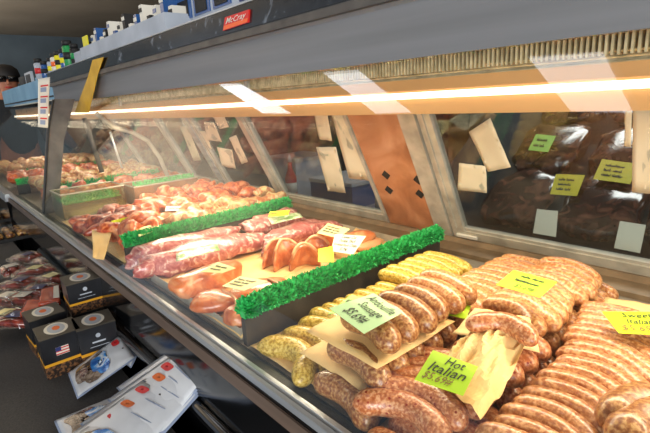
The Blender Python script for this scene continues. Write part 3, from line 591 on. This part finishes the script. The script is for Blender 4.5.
# further meats beyond the end of the near case
rnd = random.Random(9)
for (x0, x1, y0, y1, mm, lab, g_, zz) in ((-2.40, -2.22, .40, .95, 'marin', 'reddish meat piece just past the clear tub', 'reddish far meat pieces', 0), (-2.9, -2.52, .42, .95, 'marinp', 'pale pink meat piece between the far green dividers', 'pale far meat pieces', .01),
                               (-3.25, -2.95, .36, .9, 'marin', 'orange meat piece before the farthest divider', 'orange far meat pieces', .01), (-4.0, -3.4, .4, .95, 'marinp', 'pale meat piece beyond the farthest divider', 'farthest meat pieces', .02)):
    x = x0+.03; ci = 0
    while x < x1:
        y = y0+.03; ri = 0; ci += 1
        while y < y1:
            a = rnd.uniform(0, 3.14); d = V((math.cos(a), math.sin(a), 0))*.055; c = V((x+rnd.uniform(-.01, .01), y, -.362+zz+rnd.uniform(0, .015)))
            ri += 1; blob(c-d, c+d, .09, .07, M[mm], 'meat_piece', lab+', %s row back, %s across' % (ORD[ri-1], ORD[ci-1]), 'meat', g_, rnd.random()*50, .45, 1, nu=14, nv=10); y += .1
        x += .1

# ================================================================ REAR: notes on the doors, service room
def pane_note(px, label, mt='paperw', bump=.003, k=0, off=.0075):
    c = [onpl(p[0], p[1], rp(0, 0, off), rn) for p in px]
    return sheet('paper_note', c, M[mt], label, 'paper', bump, k, group='papers taped to the rear doors', n=6, th=.0004)
notes = [
 ([(488, 172), (511, 167), (490, 118), (469, 132)], 'slanting cream paper taped on the right rear door with a strip above', 1),
 ([(458, 190), (487, 193), (486, 166), (459, 163)], 'small square cream paper on the right rear door beneath the slanting one', 2),
 ([(632, 192), (665, 195), (665, 108), (633, 108)], 'tall cream paper on the right rear door at the picture edge', 3),
 ([(624, 146), (631, 147), (632, 108), (625, 108)], 'narrow greenish paper strip left of the tall cream paper', 4),
 ([(328, 191), (346, 193), (336, 147), (316, 147)], 'cream paper hanging lowest on the middle rear door', 5),
 ([(349, 178), (371, 181), (357, 112), (331, 112)], 'largest cream paper on the middle rear door beside the copper board', 6),
 ([(319, 139), (332, 141), (327, 112), (314, 112)], 'small cream paper at the top left of the middle rear door', 7),
 ([(194, 161), (201, 160), (187, 125), (180, 127)], 'long narrow paper at the far left of the left rear door', 8),
 ([(202, 148), (212, 149), (205, 131), (197, 131)], 'small square paper second from left on the left rear door', 9),
 ([(207, 140), (222, 142), (214, 123), (204, 122)], 'paper with a curled top in the upper middle of the left rear door', 10),
 ([(220, 129), (229, 127), (224, 116), (213, 117)], 'short paper cut off by the lamp housing on the left rear door', 11),
 ([(222, 166), (236, 169), (232, 150), (217, 147)], 'lowest paper of the left rear door', 12),
 ([(242, 164), (248, 162), (236, 135), (229, 138)], 'long slanting paper at the right of the left rear door', 13)]
for px, lab, k in notes: pane_note(px, lab, k=k)
# service room: counter and sloping rack of brown packs behind the right door
rk = empty('slanted_rack', (.1, 1.6, -H)); tag(rk, 'sloping rack behind the right rear door holding dark vacuum packs', 'rack')
S0 = V((0, 1.20, -.42)); S1 = V((0, 1.98, .10)); sd = (S1-S0).normalized(); sn = V((0, -sd.z, sd.y))
def sp(x, t, o=0): p = S0 + sd*t + sn*o; return V((x, p.y, p.z))
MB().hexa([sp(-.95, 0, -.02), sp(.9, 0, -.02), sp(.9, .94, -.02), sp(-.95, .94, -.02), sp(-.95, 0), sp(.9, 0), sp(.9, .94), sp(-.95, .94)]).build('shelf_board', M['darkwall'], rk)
for xx in (-.9, .85): MB().box((xx-.02, 1.9, -H), (xx+.02, 1.94, .02)).build('leg', M['postgrey'], rk)
for xx in (-.9, .85): MB().box((xx-.02, 1.24, -H), (xx+.02, 1.28, -.42)).build('leg', M['postgrey'], rk)
rnd = random.Random(5); cols = ['far left', 'second', 'third', 'fourth', 'fifth', 'right-hand']; rows = ['lowest', 'second', 'third', 'top']
for c in range(6):
    for r in range(4):
        x = -.62 + c*.215 + rnd.uniform(-.01, .01); t0 = .03 + r*.225
        blob(sp(x, t0, .038), sp(x+.01, t0+.20, .038), .19, .055, M['brownpack'], 'meat_pack', 'dark vacuum-packed meat behind the right rear door, %s column, %s row' % (cols[c], rows[r]), 'meat pack', 'vacuum packs on the slanted rack', rnd.random()*40, .16, .5)
def rcard(px, mt, lab, texts=()):
    c = [onpl(p[0], p[1], sp(0, 0, .077), sn) for p in px]; return card('price_card', c, M[mt], lab, 'price card', texts)
rcard([(550, 194), (577, 196), (585, 175), (556, 174)], 'tyel', 'yellow card on the dark packs behind the rear glass, left of two', [((2, 1, 2), (.15, .15, .85, .85), M['ink'])])
rcard([(593, 179), (630, 184), (640, 164), (602, 159)], 'tyel', 'yellow card on the dark packs behind the rear glass, right of two', [((1, 2, 2), (.15, .15, .85, .85), M['ink'])])
rcard([(528, 150), (548, 152), (556, 136), (536, 134)], 'tbright', 'green card on the dark packs behind the right rear door', [((1, 2), (.15, .15, .85, .85), M['ink'])])
rcard([(533, 233), (556, 237), (558, 211), (537, 209)], 'twhite', 'faint white card low on the dark packs, left of two')
rcard([(614, 248), (640, 253), (646, 225), (620, 221)], 'twhite', 'faint white card low on the dark packs, right of two')
# items in the service room
MB_ = MB().box((-2.6, 1.55, -.62), (-.98, 2.1, -.58)); wt = MB_.build('work_table', M['alu']); tag(wt, 'steel work table in the dark room behind the left rear doors', 'table')
for xx, yy in ((-2.55, 1.6), (-1.03, 1.6), (-2.55, 2.05), (-1.03, 2.05)): MB().box((xx-.02, yy-.02, -H), (xx+.02, yy+.02, -.6202)).build('leg', M['postgrey'], wt)
def crate(x, y, z, sx, sy, sz, mt, lab):
    o = MB().box((x-sx/2, y-sy/2, z), (x+sx/2, y+sy/2, z+sz)).build('storage_box', M[mt]); tag(o, lab, 'box', 'boxes in the service room')
    MB().box((x-sx/2-.006, y-sy/2-.006, z+sz+.0005), (x+sx/2+.006, y+sy/2+.006, z+sz+.02)).build('lid', M['cardwhite' if mt != 'cardwhite' else 'alu'], o); return o
crate(-1.35, 1.8, -.5795, .34, .3, .16, 'cardwhite', 'pale grey box on the work table, nearest the copper board')
crate(-1.85, 1.8, -.5795, .34, .3, .12, 'deepblue', 'blue box in the middle of the work table')
crate(-2.3, 1.8, -.5795, .3, .3, .22, 'cardwhite', 'tall pale box at the left end of the work table')
bt = MB().lathe(atx(292, 190, -1.45)+V((0, 0, -.05)), [(.022, 0), (.024, .01), (.024, .06), (.012, .085), (.009, .10)], 12); 
# red bottle stands on the table edge
b0 = V((-1.60, 1.60, -.5795)); b0.x = aty(292, 195, 1.60).x; o = MB().lathe(b0, [(.032, 0), (.034, .01), (.034, .14), (.014, .19), (.011, .23)], 14).build('squeeze_bottle', M['red'], smooth=True); tag(o, 'red squeeze bottle on the work table edge behind the middle rear door', 'bottle')
MB().lathe(b0+V((0, 0, .05)), [(.0348, 0), (.0348, .06)], 14).build('bottle_label', M['white'], o, True)
MB().lathe(b0+V((0, 0, .2305)), [(.013, 0), (.013, .02), (.004, .045)], 14).build('cap', M['white'], o, True)
sf = empty('wall_shelf', (-1.6, 3.0, -.2)); tag(sf, 'wooden shelf high in the dark room behind the rear doors', 'shelf')
MB().box((-2.8, 2.7, -.12), (-.9, 3.0, -.08)).build('board', M['wood'], sf); MB().box((-2.8, 2.7, .12), (-.9, 3.0, .16)).build('board', M['wood'], sf)
for xx in (-2.8, -1.85, -.94): MB().box((xx, 2.72, -H), (xx+.04, 2.98, .3)).build('upright', M['wood'], sf)
for i in range(7): crate(-2.6+i*.24, 2.85, -.0795, .17, .2, .1+.03*(i % 3), ['cardwhite', 'deepblue', 'tubbrown', 'dgreen', 'deepblue', 'cardwhite', 'blackmatte'][i], '%s storage box from the left on the wooden shelf behind the rear doors' % ORD[i])
# ================================================================ TOP OF THE CANOPY
ZT = .2095
# long white cardboard box with small packs
fx0 = aty(82, 60, .60).x; fx1 = aty(166, 28, .60).x
wb = empty('cardboard_tray', ((fx0+fx1)/2, .66, ZT)); tag(wb, 'long open white cardboard tray on the canopy top full of small packs', 'tray')
zt = .262; q = MB(); q.box((fx0, .600, ZT), (fx1, .604, zt)).box((fx0, .74, ZT), (fx1, .744, zt)).box((fx0, .604, ZT), (fx0+.004, .74, zt)).box((fx1-.004, .604, ZT), (fx1, .74, zt)).box((fx0+.004, .604, ZT), (fx1-.004, .74, ZT+.003)); q.build('tray_body', M['cardwhite'], wb)
cols_ = [M['blackmatte'], M['white'], M['deepblue'], M['white']]
nn_ = 16
for i in range(nn_):
    x = lerp(fx0+.03, fx1-.02, i/(nn_-1)); hh = .075 + .02*(i % 3)
    o = MB().box((x-.014, .63, ZT+.0035), (x+.010, .70, ZT+hh)).build('snack_pack', cols_[i % 4]); tag(o, '%s small upright pack from the left in the white cardboard tray' % ORD[min(i, 15)], 'pack', 'small packs in the white tray')
    MB().box((x-.0142, .628, ZT+hh-.022), (x+.0102, .6299, ZT+hh-.010)).build('print_band', cols_[(i+1) % 4], o)
o = MB().box((fx0+.0, .615, zt+.002), (fx0+.07, .619, zt+.045)).build('yellow_sign', M['tyel']); tag(o, 'yellow sign card standing at the left end of the white tray', 'sign')
o = MB().box((fx0-.11, .60, ZT), (fx0-.006, .70, ZT+.045)).build('white_box', M['cardwhite']); tag(o, 'short white box left of the long cardboard tray', 'box')
# spice jars
jc = [('8a8f98', 'cardwhite', 'red'), ('', 'deepblue', 'blackmatte'), ('', 'cardwhite', 'tyel'), ('', 'white', 'badgelow'), ('', 'tyel', 'blackmatte'), ('', 'deepblue', 'tyel'), ('', 'dgreen', 'blackmatte'), ('', 'blackmatte', 'dgreen')]
jx = [41, 46, 53, 57, 61, 66, 71, 77]
names_ = ['pale jar with red band, leftmost on the canopy top', 'blue jar second from the left on the canopy top', 'pale jar with yellow band third on the canopy top', 'white jar with orange band fourth on the canopy top', 'yellow jar fifth from the left on the canopy top', 'blue jar with yellow band sixth on the canopy top', 'bright green spice jar with black lid on the canopy top', 'black jar with green band beside the green jar']
for i, px in enumerate(jx):
    p = aty(px, 78 - (px-41)*.36, .615); p = V((p.x, .615, ZT)); h = .105 if i in (0, 6) else .08; r = .024 if i in (0, 6) else .020
    if p.x < XC: p.z = .1955
    o = MB().lathe(p, [(r*.9, 0), (r, .004), (r, h*.82), (r*.75, h*.88)], 14).build('spice_jar', M[jc[i][1]], smooth=True); tag(o, names_[i], 'jar', 'spice jars on the canopy')
    MB().lathe(p+V((0, 0, h*.885)), [(r*.85, 0), (r*.85, h*.2), (r*.7, h*.22)], 14).build('lid', M['blackmatte'], o, True)
    MB().lathe(p+V((0, 0, h*.3)), [(r*1.012, 0), (r*1.012, h*.3)], 14).build('label_band', M[jc[i][2]], o, True)
# blue and white cabinet / picture unit on the canopy
cx0 = aty(178, 28, .68).x; cx1 = aty(262, 2, .68).x
cbn = empty('display_box', ((cx0+cx1)/2, .72, ZT)); tag(cbn, 'white-framed box with blue picture panels standing on the canopy top', 'display box')
MB().box((cx0, .68, ZT), (cx1, .80, ZT+.125)).build('box_body', M['cardwhite'], cbn)
W_ = (cx1-cx0)
for i in range(3):
    a = cx0 + W_*(.03+.24*i); f = MB().box((a, .676, ZT+.04), (a+W_*.20, .6798, ZT+.112)).build('picture_panel', M['deepblue'], cbn)
    MB().box((a+W_*.03, .6735, ZT+.046), (a+W_*.17, .6758, ZT+.092)).build('dark_picture', M['blackmatte'], f)
MB().box((cx0+W_*.80, .676, ZT+.036), (cx1-.004, .6798, ZT+.116)).build('printed_end', M['navy'], cbn)
MB().box((cx0-.012, .665, ZT+.1252), (cx1+.04, .81, ZT+.16)).build('top_slab', M['greymetal'], cbn)
# paper strip hanging on the grey post
pc = [atx(38, 127, XL+.006), atx(48, 128, XL+.006), atx(50, 77, XL+.006), atx(38, 79, XL+.006)]
o = sheet('label_strip', pc, M['white'], 'white strip of printed labels hanging at the grey post', 'label strip', .002, 3)
nn0 = V((.0035, 0, 0))
for k in range(4):
    a, b_ = .12+.22*k, .17+.22*k
    MB().add([bil(pc, .2, b_)+nn0, bil(pc, .85, b_)+nn0, bil(pc, .85, b_+.03)+nn0, bil(pc, .2, b_+.03)+nn0], [(0, 1, 2, 3)]).build('red_print', M['red'], o)
    MB().add([bil(pc, .2, a-.06)+nn0, bil(pc, .7, a-.06)+nn0, bil(pc, .7, b_-.02)+nn0, bil(pc, .2, b_-.02)+nn0], [(0, 1, 2, 3)]).build('grey_print', M['pouchback'], o)
# boards and box beyond
def upright(px0, px1, py0, py1, y, mt, name, lab, dz=.02):
    a = aty(px0, py1, y); b = aty(px1, py0, y); x0, x1 = min(a.x, b.x), max(a.x, b.x)
    o = MB().box((x0, y, .1955), (x1, y+.02, max(a.z, b.z))).build(name, M[mt]); tag(o, lab, 'board'); return o
for (px, h_, lab, mt) in ((22, .115, 'dark framed board standing on the light blue canopy, left of two', 'blackmatte'), (29, .13, 'dark framed board standing on the light blue canopy, right of two', 'cardwhite')):
    p = aty(px, 80, .70); o = MB().box((p.x-.13, .70, .1955), (p.x+.10, .715, .1955+h_*.8)).build('framed_board', M[mt]); tag(o, lab, 'board')
    MB().box((p.x-.10, .6985, .205), (p.x+.07, .6998, .1955+h_*.8-.015)).build('board_face', M['darkwall'], o)
p = aty(43, 75, .68); o = MB().box((p.x-.2, .67, .1955), (p.x-.04, .76, .235)).build('white_box', M['bluebox']); tag(o, 'pale blue box on the light blue canopy beside the spice jars', 'box')
# ================================================================ PERSON (only the head shows over the far case)
pe = V((-5.3, .74, -H))
def skinfig(pts, edges, rad, name, mt, sub=2, parent=None):
    me = bpy.data.meshes.new(name); me.from_pydata([V(p) for p in pts], edges, []); o = bpy.data.objects.new(name, me); COL.objects.link(o)
    sk = o.modifiers.new('s', 'SKIN'); ss_ = o.modifiers.new('u', 'SUBSURF'); ss_.levels = sub; ss_.render_levels = sub
    for i, r in enumerate(rad): me.skin_vertices[0].data[i].radius = (r, r) if not isinstance(r, tuple) else r
    me.skin_vertices[0].data[0].use_root = True
    dg = bpy.context.evaluated_depsgraph_get(); dg.update(); nm = bpy.data.meshes.new_from_object(o.evaluated_get(dg)); bpy.data.objects.remove(o)
    nm.materials.append(mt)
    for p_ in nm.polygons: p_.use_smooth = True
    o = bpy.data.objects.new(name, nm); COL.objects.link(o)
    if parent: o.parent = parent
    return o
P_ = [(0,0,.95),(0,0,1.15),(0,0,1.38),(0,0,1.47),(0,.02,1.56),(0,0,1.64),
      (0,.17,1.38),(.04,.24,1.12),(.22,.22,1.0),(0,-.17,1.38),(.04,-.24,1.12),(.22,-.22,1.0),
      (0,.10,.88),(0,.11,.48),(0,.11,.08),(.12,.12,.04),(0,-.10,.88),(0,-.11,.48),(0,-.11,.08),(.12,-.12,.04)]
E_ = [(0,1),(1,2),(2,3),(3,4),(4,5),(2,6),(6,7),(7,8),(2,9),(9,10),(10,11),(0,12),(12,13),(13,14),(14,15),(0,16),(16,17),(17,18),(18,19)]
R_ = [.14,.14,.13,.055,.085,.085,.065,.048,.035,.065,.048,.035,.085,.06,.045,.04,.085,.06,.045,.04]
pr = skinfig(P_, E_, R_, 'person', M['skin']); pr.location = pe + V((0, 0, H)); tag(pr, 'person with black hair and dark glasses standing beyond the far case', 'person')
pr.location.z = 0.0; pr.scale = (1.05, 1.05, 1.05)
def pchild(mb, name, mt):
    me_o = mb.build(name, mt, None, True, origin=(0, 0, 0)); me_o.parent = pr; me_o.location = (0, 0, 0); return me_o
hb = MB(); hb.lathe((-.015, .01, 1.60), [(.107, -.02), (.112, .04), (.10, .09), (.06, .125), (.01, .135)], 16); pchild(hb, 'hair', M['hair'])
gl = MB(); gl.box((.075, -.07, 1.595), (.105, -.01, 1.63)); gl.box((.075, .01, 1.595), (.105, .07, 1.63)); gl.box((.09, -.01, 1.612), (.1, .01, 1.62)); pchild(gl, 'glasses', M['black'])
ns = MB(); ns.hexa([(.08, -.014, 1.555), (.08, .014, 1.555), (.125, .008, 1.558), (.125, -.008, 1.558), (.08, -.008, 1.60), (.08, .008, 1.60), (.095, .004, 1.60), (.095, -.004, 1.60)]); pchild(ns, 'nose', M['skin'])
mo = MB(); mo.box((.07, -.025, 1.528), (.094, .025, 1.538)); pchild(mo, 'mouth', M['red'])
for s_ in (-1, 1): e_ = MB(); e_.tube([(.0, s_*.088, 1.57), (0, s_*.104, 1.59), (0, s_*.10, 1.615)], [.01, .014, .01], 8); pchild(e_, 'ear', M['skin'])
skinfig([(0,0,.90),(0,0,1.15),(0,0,1.38),(0,0,1.445),(0,.17,1.38),(.035,.235,1.14),(.18,.225,1.03),(0,-.17,1.38),(.035,-.235,1.14),(.18,-.225,1.03)], [(0,1),(1,2),(2,3),(2,4),(4,5),(5,6),(2,7),(7,8),(8,9)], [.165,.16,.15,.07,.08,.065,.055,.08,.065,.055], 'shirt', M['shirt'], 2, pr)
# ================================================================ TABLE IN FRONT
TZ = -.60
tb = empty('table', (-1.2, -.15, -H)); tag(tb, 'table under a dark grey cloth standing in front of the case', 'table')
MB().box((-3.6, -.75, TZ-.03), (-.35, .235, TZ-.004)).build('table_top', M['wood'], tb)
for xx in (-3.5, -.45):
    for yy in (-.7, .19): MB().box((xx-.025, yy-.025, -H), (xx+.025, yy+.025, TZ-.0302)).build('leg', M['postgrey'], tb)
cl = MB(); cl.slab(lambda u, v: V((-3.62+3.29*u, -.77+1.02*v, TZ + .0006*math.sin(u*60)*math.sin(v*18))), 60, 24, .0035)
for (ax, bx, ay, by) in ((-3.62, -.33, .2505, .2535), (-3.62, -.33, -.7735, -.7705)): cl.box((ax, ay, -1.2), (bx, by, TZ))
clo = cl.build('tablecloth', M['cloth']); tag(clo, 'dark grey cloth covering the table in front of the case', 'tablecloth')
# black bumper tube on the case front by the floor side
o = prt(MB().tube([(-2.1, .284, -.535), (1.0, .284, -.535)], .014, 10), 'bumper_tube', M['black'], True)
# black cartons
def carton(pc_, ang, s, h, zb, label, flag=False):
    t = empty('carton', (pc_[0], pc_[1], zb)); tag(t, label, 'box', 'black cartons with oval labels')
    a = s/2; R_m = Matrix.Rotation(ang, 3, 'Z'); c = V((pc_[0], pc_[1], zb))
    def W(x, y, z): return c + R_m @ V((x, y, z))
    def hx(x0, y0, z0, x1, y1, z1): return [W(x0, y0, z0), W(x1, y0, z0), W(x1, y1, z0), W(x0, y1, z0), W(x0, y0, z1), W(x1, y0, z1), W(x1, y1, z1), W(x0, y1, z1)]
    MB().hexa(hx(-a, -a, 0, a, a, h*.30)).build('printed_base', M['brownprint'], t)
    MB().hexa(hx(-a-.0005, -a-.0005, h*.30, a+.0005, a+.0005, h*.37)).build('gold_band', M['gold'], t)
    MB().hexa(hx(-a, -a, h*.37, a, a, h-.001)).build('box_body', M['boxblack'], t)
    MB().hexa(hx(-a-.0008, -a-.0008, h-.001, a+.0008, a+.0008, h+.001)).build('lid', M['boxtop'], t)
    ov = MB(); n_ = 24
    ov.add([W(a*.84*math.cos(2*math.pi*k/n_), a*.60*math.sin(2*math.pi*k/n_), h+.0016) for k in range(n_)], [tuple(range(n_))]); e = ov.build('oval_label', M['white'], t)
    MB().add([W(a*.68*math.cos(2*math.pi*k/n_), a*.44*math.sin(2*math.pi*k/n_), h+.002) for k in range(n_)], [tuple(range(n_))]).build('dark_oval', M['cardwhite'], e)
    MB().add([W(a*.3*math.cos(2*math.pi*k/n_)-.001, a*.2*math.sin(2*math.pi*k/n_), h+.0024) for k in range(n_)], [tuple(range(n_))]).build('orange_mark', M['orange'], e)
    # flag / mark on the side facing +x
    fx = a+.0006
    if not flag:
        cr = MB().add([W(fx, a*.13*math.cos(k*math.pi/6), h*.76+a*.13*math.sin(k*math.pi/6)) for k in range(12)], [tuple(range(12))]); cr.build('crest_print', M['cardwhite'], t)
        MB().add([W(fx, -a*.35, h*.58), W(fx, a*.35, h*.58), W(fx, a*.35, h*.62), W(fx, -a*.35, h*.62)], [(0, 1, 2, 3)]).add([W(fx, -a*.5, h*.48), W(fx, a*.5, h*.48), W(fx, a*.5, h*.495), W(fx, -a*.5, h*.495)], [(0, 1, 2, 3)]).build('text_print', M['cardwhite'], t); return t
    f = MB(); f.add([W(fx, -a*.35, h*.52), W(fx, a*.30, h*.52), W(fx, a*.30, h*.72), W(fx, -a*.35, h*.72)], [(0, 1, 2, 3)]); fl_ = f.build('flag_print', M['white'], t)
    for k in range(3): MB().add([W(fx+.0003, -a*.35, h*(.53+.07*k)), W(fx+.0003, a*.3, h*(.53+.07*k)), W(fx+.0003, a*.3, h*(.56+.07*k)), W(fx+.0003, -a*.35, h*(.56+.07*k))], [(0, 1, 2, 3)]).build('stripe', M['red'], fl_)
    MB().add([W(fx+.0006, -a*.35, h*.62), W(fx+.0006, -a*.08, h*.62), W(fx+.0006, -a*.08, h*.72), W(fx+.0006, -a*.35, h*.72)], [(0, 1, 2, 3)]).build('canton', M['navy'], fl_)
    return t
def topc(px, py, h): p = at(px, py, TZ+h); return (p.x, p.y)
carton(topc(56, 329, .10), -.02, .085, .10, TZ+.0005, 'black carton with a flag on its side, nearest the camera', True)
carton(topc(43, 312, .10), .05, .082, .10, TZ+.0005, 'black carton half hidden behind the nearest carton, at its left')
carton(topc(93, 320, .10), -.10, .085, .10, TZ+.0005, 'black carton at the right of the group beside the white pouch')
carton(topc(80, 277, .165), -.05, .085, .085, TZ+.079, 'black carton stacked highest at the back of the group')
carton(topc(80, 277, .165), -.08, .085, .078, TZ+.0005, 'black carton underneath the highest one at the back')
# pouches
def pouch(c, label, seed, kind=0, dz=0):
    """c: four corners ll, lr, ur, ul of the front of the pouch (bottom edge first)"""
    t = empty('snack_pouch', mid(mid(c[0], c[1]), mid(c[2], c[3]))); tag(t, label, 'pouch', 'white snack pouches')
    n_ = (c[1]-c[0]).cross(c[3]-c[0]).normalized()
    if n_.z < 0: n_ = -n_
    bul = lambda u, v: .007*(math.sin(math.pi*min(1, max(0, u)))*math.sin(math.pi*min(1, max(0, v))))**.7 + .0015*noise.noise(V((u*5+seed, v*5, 0)))
    f = lambda u, v: bil(c, u, v) + n_*bul(u, v)
    MB().slab(f, 14, 14, .002).build('pouch_body', M['pouch'], t, True)
    b_ = MB().slab(lambda u, v: bil(c, u, v) - n_*.0025 - n_*bul(u, v)*.4 + (bil(c, u, v)-bil(c, .5, .5))*.06, 8, 8, .001).build('pouch_back', M['pouchback'], t, True)
    def patch(u0, u1, v0, v1, mt, nm, off=.0012, wob=.05):
        pts = []; n2 = 28
        for k in range(n2):
            a = 2*math.pi*k/n2; rr = 1 + wob*math.sin(3*a+seed) + wob*math.sin(5*a+seed*2); sq = lambda q: math.copysign(abs(q)**.6, q)
            pts.append(((u0+u1)/2 + (u1-u0)/2*sq(math.cos(a))*rr, (v0+v1)/2 + (v1-v0)/2*sq(math.sin(a))*rr))
        cu = ((u0+u1)/2, (v0+v1)/2); m = MB(); rings = 5; vv = []
        for r_ in range(1, rings+1):
            for (uu, v2) in pts: q = (lerp(cu[0], uu, r_/rings), lerp(cu[1], v2, r_/rings)); vv.append(f(*q) + n_*off)
        vv.append(f(*cu) + n_*off); ff = [((r_)*n2+k, (r_)*n2+(k+1) % n2, (r_+1)*n2+(k+1) % n2, (r_+1)*n2+k) for r_ in range(rings-1) for k in range(n2)] + [(len(vv)-1, k, (k+1) % n2) for k in range(n2)]
        m.add(vv, ff); return m.build(nm, M[mt], t, True)
    if kind == 0:
        patch(.12, .88, .08, .62, 'jerky', 'clear_window', .0012, .10); patch(.25, .85, .36, .66, 'blueprint', 'blue_print', .0020, .10)
    patch(.10, .34, .80, .93, 'red' if seed % 2 else 'orange', 'round_logo', .0030, 0)
    patch(.52, .57, .91, .94, 'blackmatte', 'hang_hole', .0014, 0)
    if kind: patch(.45, .88, .06, .30, 'jerky', 'clear_window', .0014, .12)
    if kind: patch(.42, .84, .755, .775, 'pouchback', 'grey_lettering', .0014, 0)
    return t
pouch([at(69, 372, TZ+.012), at(78, 396, TZ+.012), at(134, 357, TZ+.045), at(120, 335, TZ+.06)], 'white pouch with blue print lying in front of the right carton', 1)
pouch([at(112, 352, TZ+.025), at(130, 366, TZ+.025), at(150, 327, TZ+.085), at(132, 310, TZ+.10)], 'white pouch standing behind the blue printed one, next to the cartons', 2, 1)
pouch([at(56, 420, TZ+.012), at(68, 447, TZ+.012), at(148, 408, TZ+.04), at(124, 392, TZ+.03)], 'white pouch with blue window at the left end of the fanned pouches', 3)
fan = [((114, 408), (158, 432)), ((127, 395), (172, 416)), ((142, 381), (186, 402)), ((160, 368), (199, 391)), ((169, 357), (205, 381)), ((178, 345), (209, 373))]
for i, (tl, tr) in enumerate(fan):
    z2 = TZ+.050+.013*i; z1 = TZ+.026+.004*i
    pouch([at(tl[0]-60, tl[1]+42, z1), at(tr[0]-52, tr[1]+58, z1), at(*tr, z2), at(*tl, z2+.006)], 'white pouch in the fanned stack at the bottom, %s from its left end' % ORD[i+1], 5+i, 0 if i == 0 else 1)
# clear packs of red snack sticks
rnd = random.Random(12); k = 0
spots = [(8, 300), (22, 284), (36, 272), (48, 262), (12, 270), (28, 258), (52, 280), (40, 292), (24, 300), (60, 268), (6, 318), (18, 320)]
words = ['beside the picture edge', 'at the middle left', 'in the middle of the heap', 'at the top of the heap', 'at the upper left', 'in the upper middle', 'near the highest carton', 'just left of the orange-red pack', 'low in the heap', 'at the right rear by the case', 'at the lower left edge', 'at the lowest point of the heap']
for i, (px, py) in enumerate(spots):
    c = at(px, py, TZ+.045); a = rnd.uniform(-.5, .5)+.6; t = empty('snack_pack', (c.x, c.y, TZ+.001)); tag(t, 'clear bag of dark red meat sticks '+words[i], 'snack pack', 'clear bags of meat sticks')
    d = V((math.cos(a), math.sin(a), 0)); s_ = V((-d.y, d.x, 0))
    for j in range(3):
        o_ = c + s_*(j-1)*.026; MB().tube([o_-d*.055, o_-d*.05, o_+V((0, 0, .006)), o_+d*.05, o_+d*.055], [.005, .012, .0135, .012, .005], 8).build('meat_stick', M['redmeat'], t, True)
    lb = [c-d*.02-s_*.02+V((0, 0, .020)), c+d*.02-s_*.02+V((0, 0, .020)), c+d*.02+s_*.02+V((0, 0, .020)), c-d*.02+s_*.02+V((0, 0, .020))]
    MB().slab(lambda u, v: bil(lb, u, v), 2, 2, .0006).build('pack_label', M[['white', 'navy', 'tcream', 'navy'][i % 4]], t)
    cs = [c-d*.075-s_*.05, c+d*.075-s_*.05, c+d*.075+s_*.05, c-d*.075+s_*.05]
    MB().slab(lambda u, v: bil(cs, u, v)+V((0, 0, .028*(math.sin(math.pi*u)*math.sin(math.pi*v))**.5 + .004*noise.noise(V((u*6+i, v*6, 1))))), 12, 10, .0008).build('clear_bag', M['wrap'], t, True)
o = None
for j, (c_, mt, lb) in enumerate(((( (20, 313), (60, 306), (58, 296), (26, 300)), 'orangepack', 'flat pack of orange-red sticks left of the highest carton, lower one'), (((38, 303), (60, 300), (59, 285), (42, 288)), 'orangepack', 'flat orange-red pack with white end left of the highest carton, upper one'))):
    q_ = [at(p[0], p[1], TZ+.075+.012*j) for p in c_]; o = sheet('flat_pack', q_, M[mt], lb, 'snack pack', .003, 20+j, th=.012)
    r_ = [bil(q_, .70, .1)+V((0, 0, .004)), bil(q_, .98, .1)+V((0, 0, .004)), bil(q_, .98, .9)+V((0, 0, .004)), bil(q_, .70, .9)+V((0, 0, .004))]; MB().slab(lambda u, v: bil(r_, u, v), 2, 2, .0006).build('white_end', M['white'], o)
# trays of pastries at the far left
for j, (px, py, lab) in enumerate(((8, 232, 'clear tray of golden-brown rounds, nearest of the two at the left edge'), (26, 222, 'clear tray of golden-brown rounds nearer the case front'), (5, 214, 'clear tray of golden-brown rounds, farthest along the table'))):
    c = at(px, py, TZ+.03); t = empty('pastry_tray', (c.x, c.y, TZ+.001)); tag(t, lab, 'tray', 'trays of golden-brown rounds')
    MB().box((c.x-.10, c.y-.075, TZ+.001), (c.x+.10, c.y+.075, TZ+.016)).build('tray_base', M['blackmatte'], t)
    for a in range(4):
        for b_ in range(3):
            q_ = V((c.x-.072+a*.048, c.y-.048+b_*.048, TZ+.0165)); MB().lathe(q_, [(.016, 0), (.021, .008), (.019, .020), (.010, .027), (.002, .029)], 10).build('pastry', M['truffle'], t, True)
    MB().slab(lambda u, v: V((c.x-.1+.2*u, c.y-.075+.15*v, TZ+.05+.012*math.sin(math.pi*u)**.5)), 8, 4, .0008).build('clear_lid', M['wrap'], t, True)
# items on the ledge by the case front: dark small packs lying between table and case
for i in range(9):
    x = -2.05 + i*.16; c = V((x, .19 + .01*math.sin(i*3), TZ+.03)); d = V((.05, .012*math.sin(i*2), 0))
    if x > -1.15: continue
    o = blob(c-d, c+d, .05, .045, M['redmeat' if i % 2 else 'brownpack'], 'meat_pack', 'small dark shiny meat pack beside the case front, %s along the table edge' % ORD[i], 'meat pack', 'dark packs along the case front', i, .2, .6)
for o in TMP:
    try:
        if '_o' in o: del o['_o']
    except ReferenceError: pass
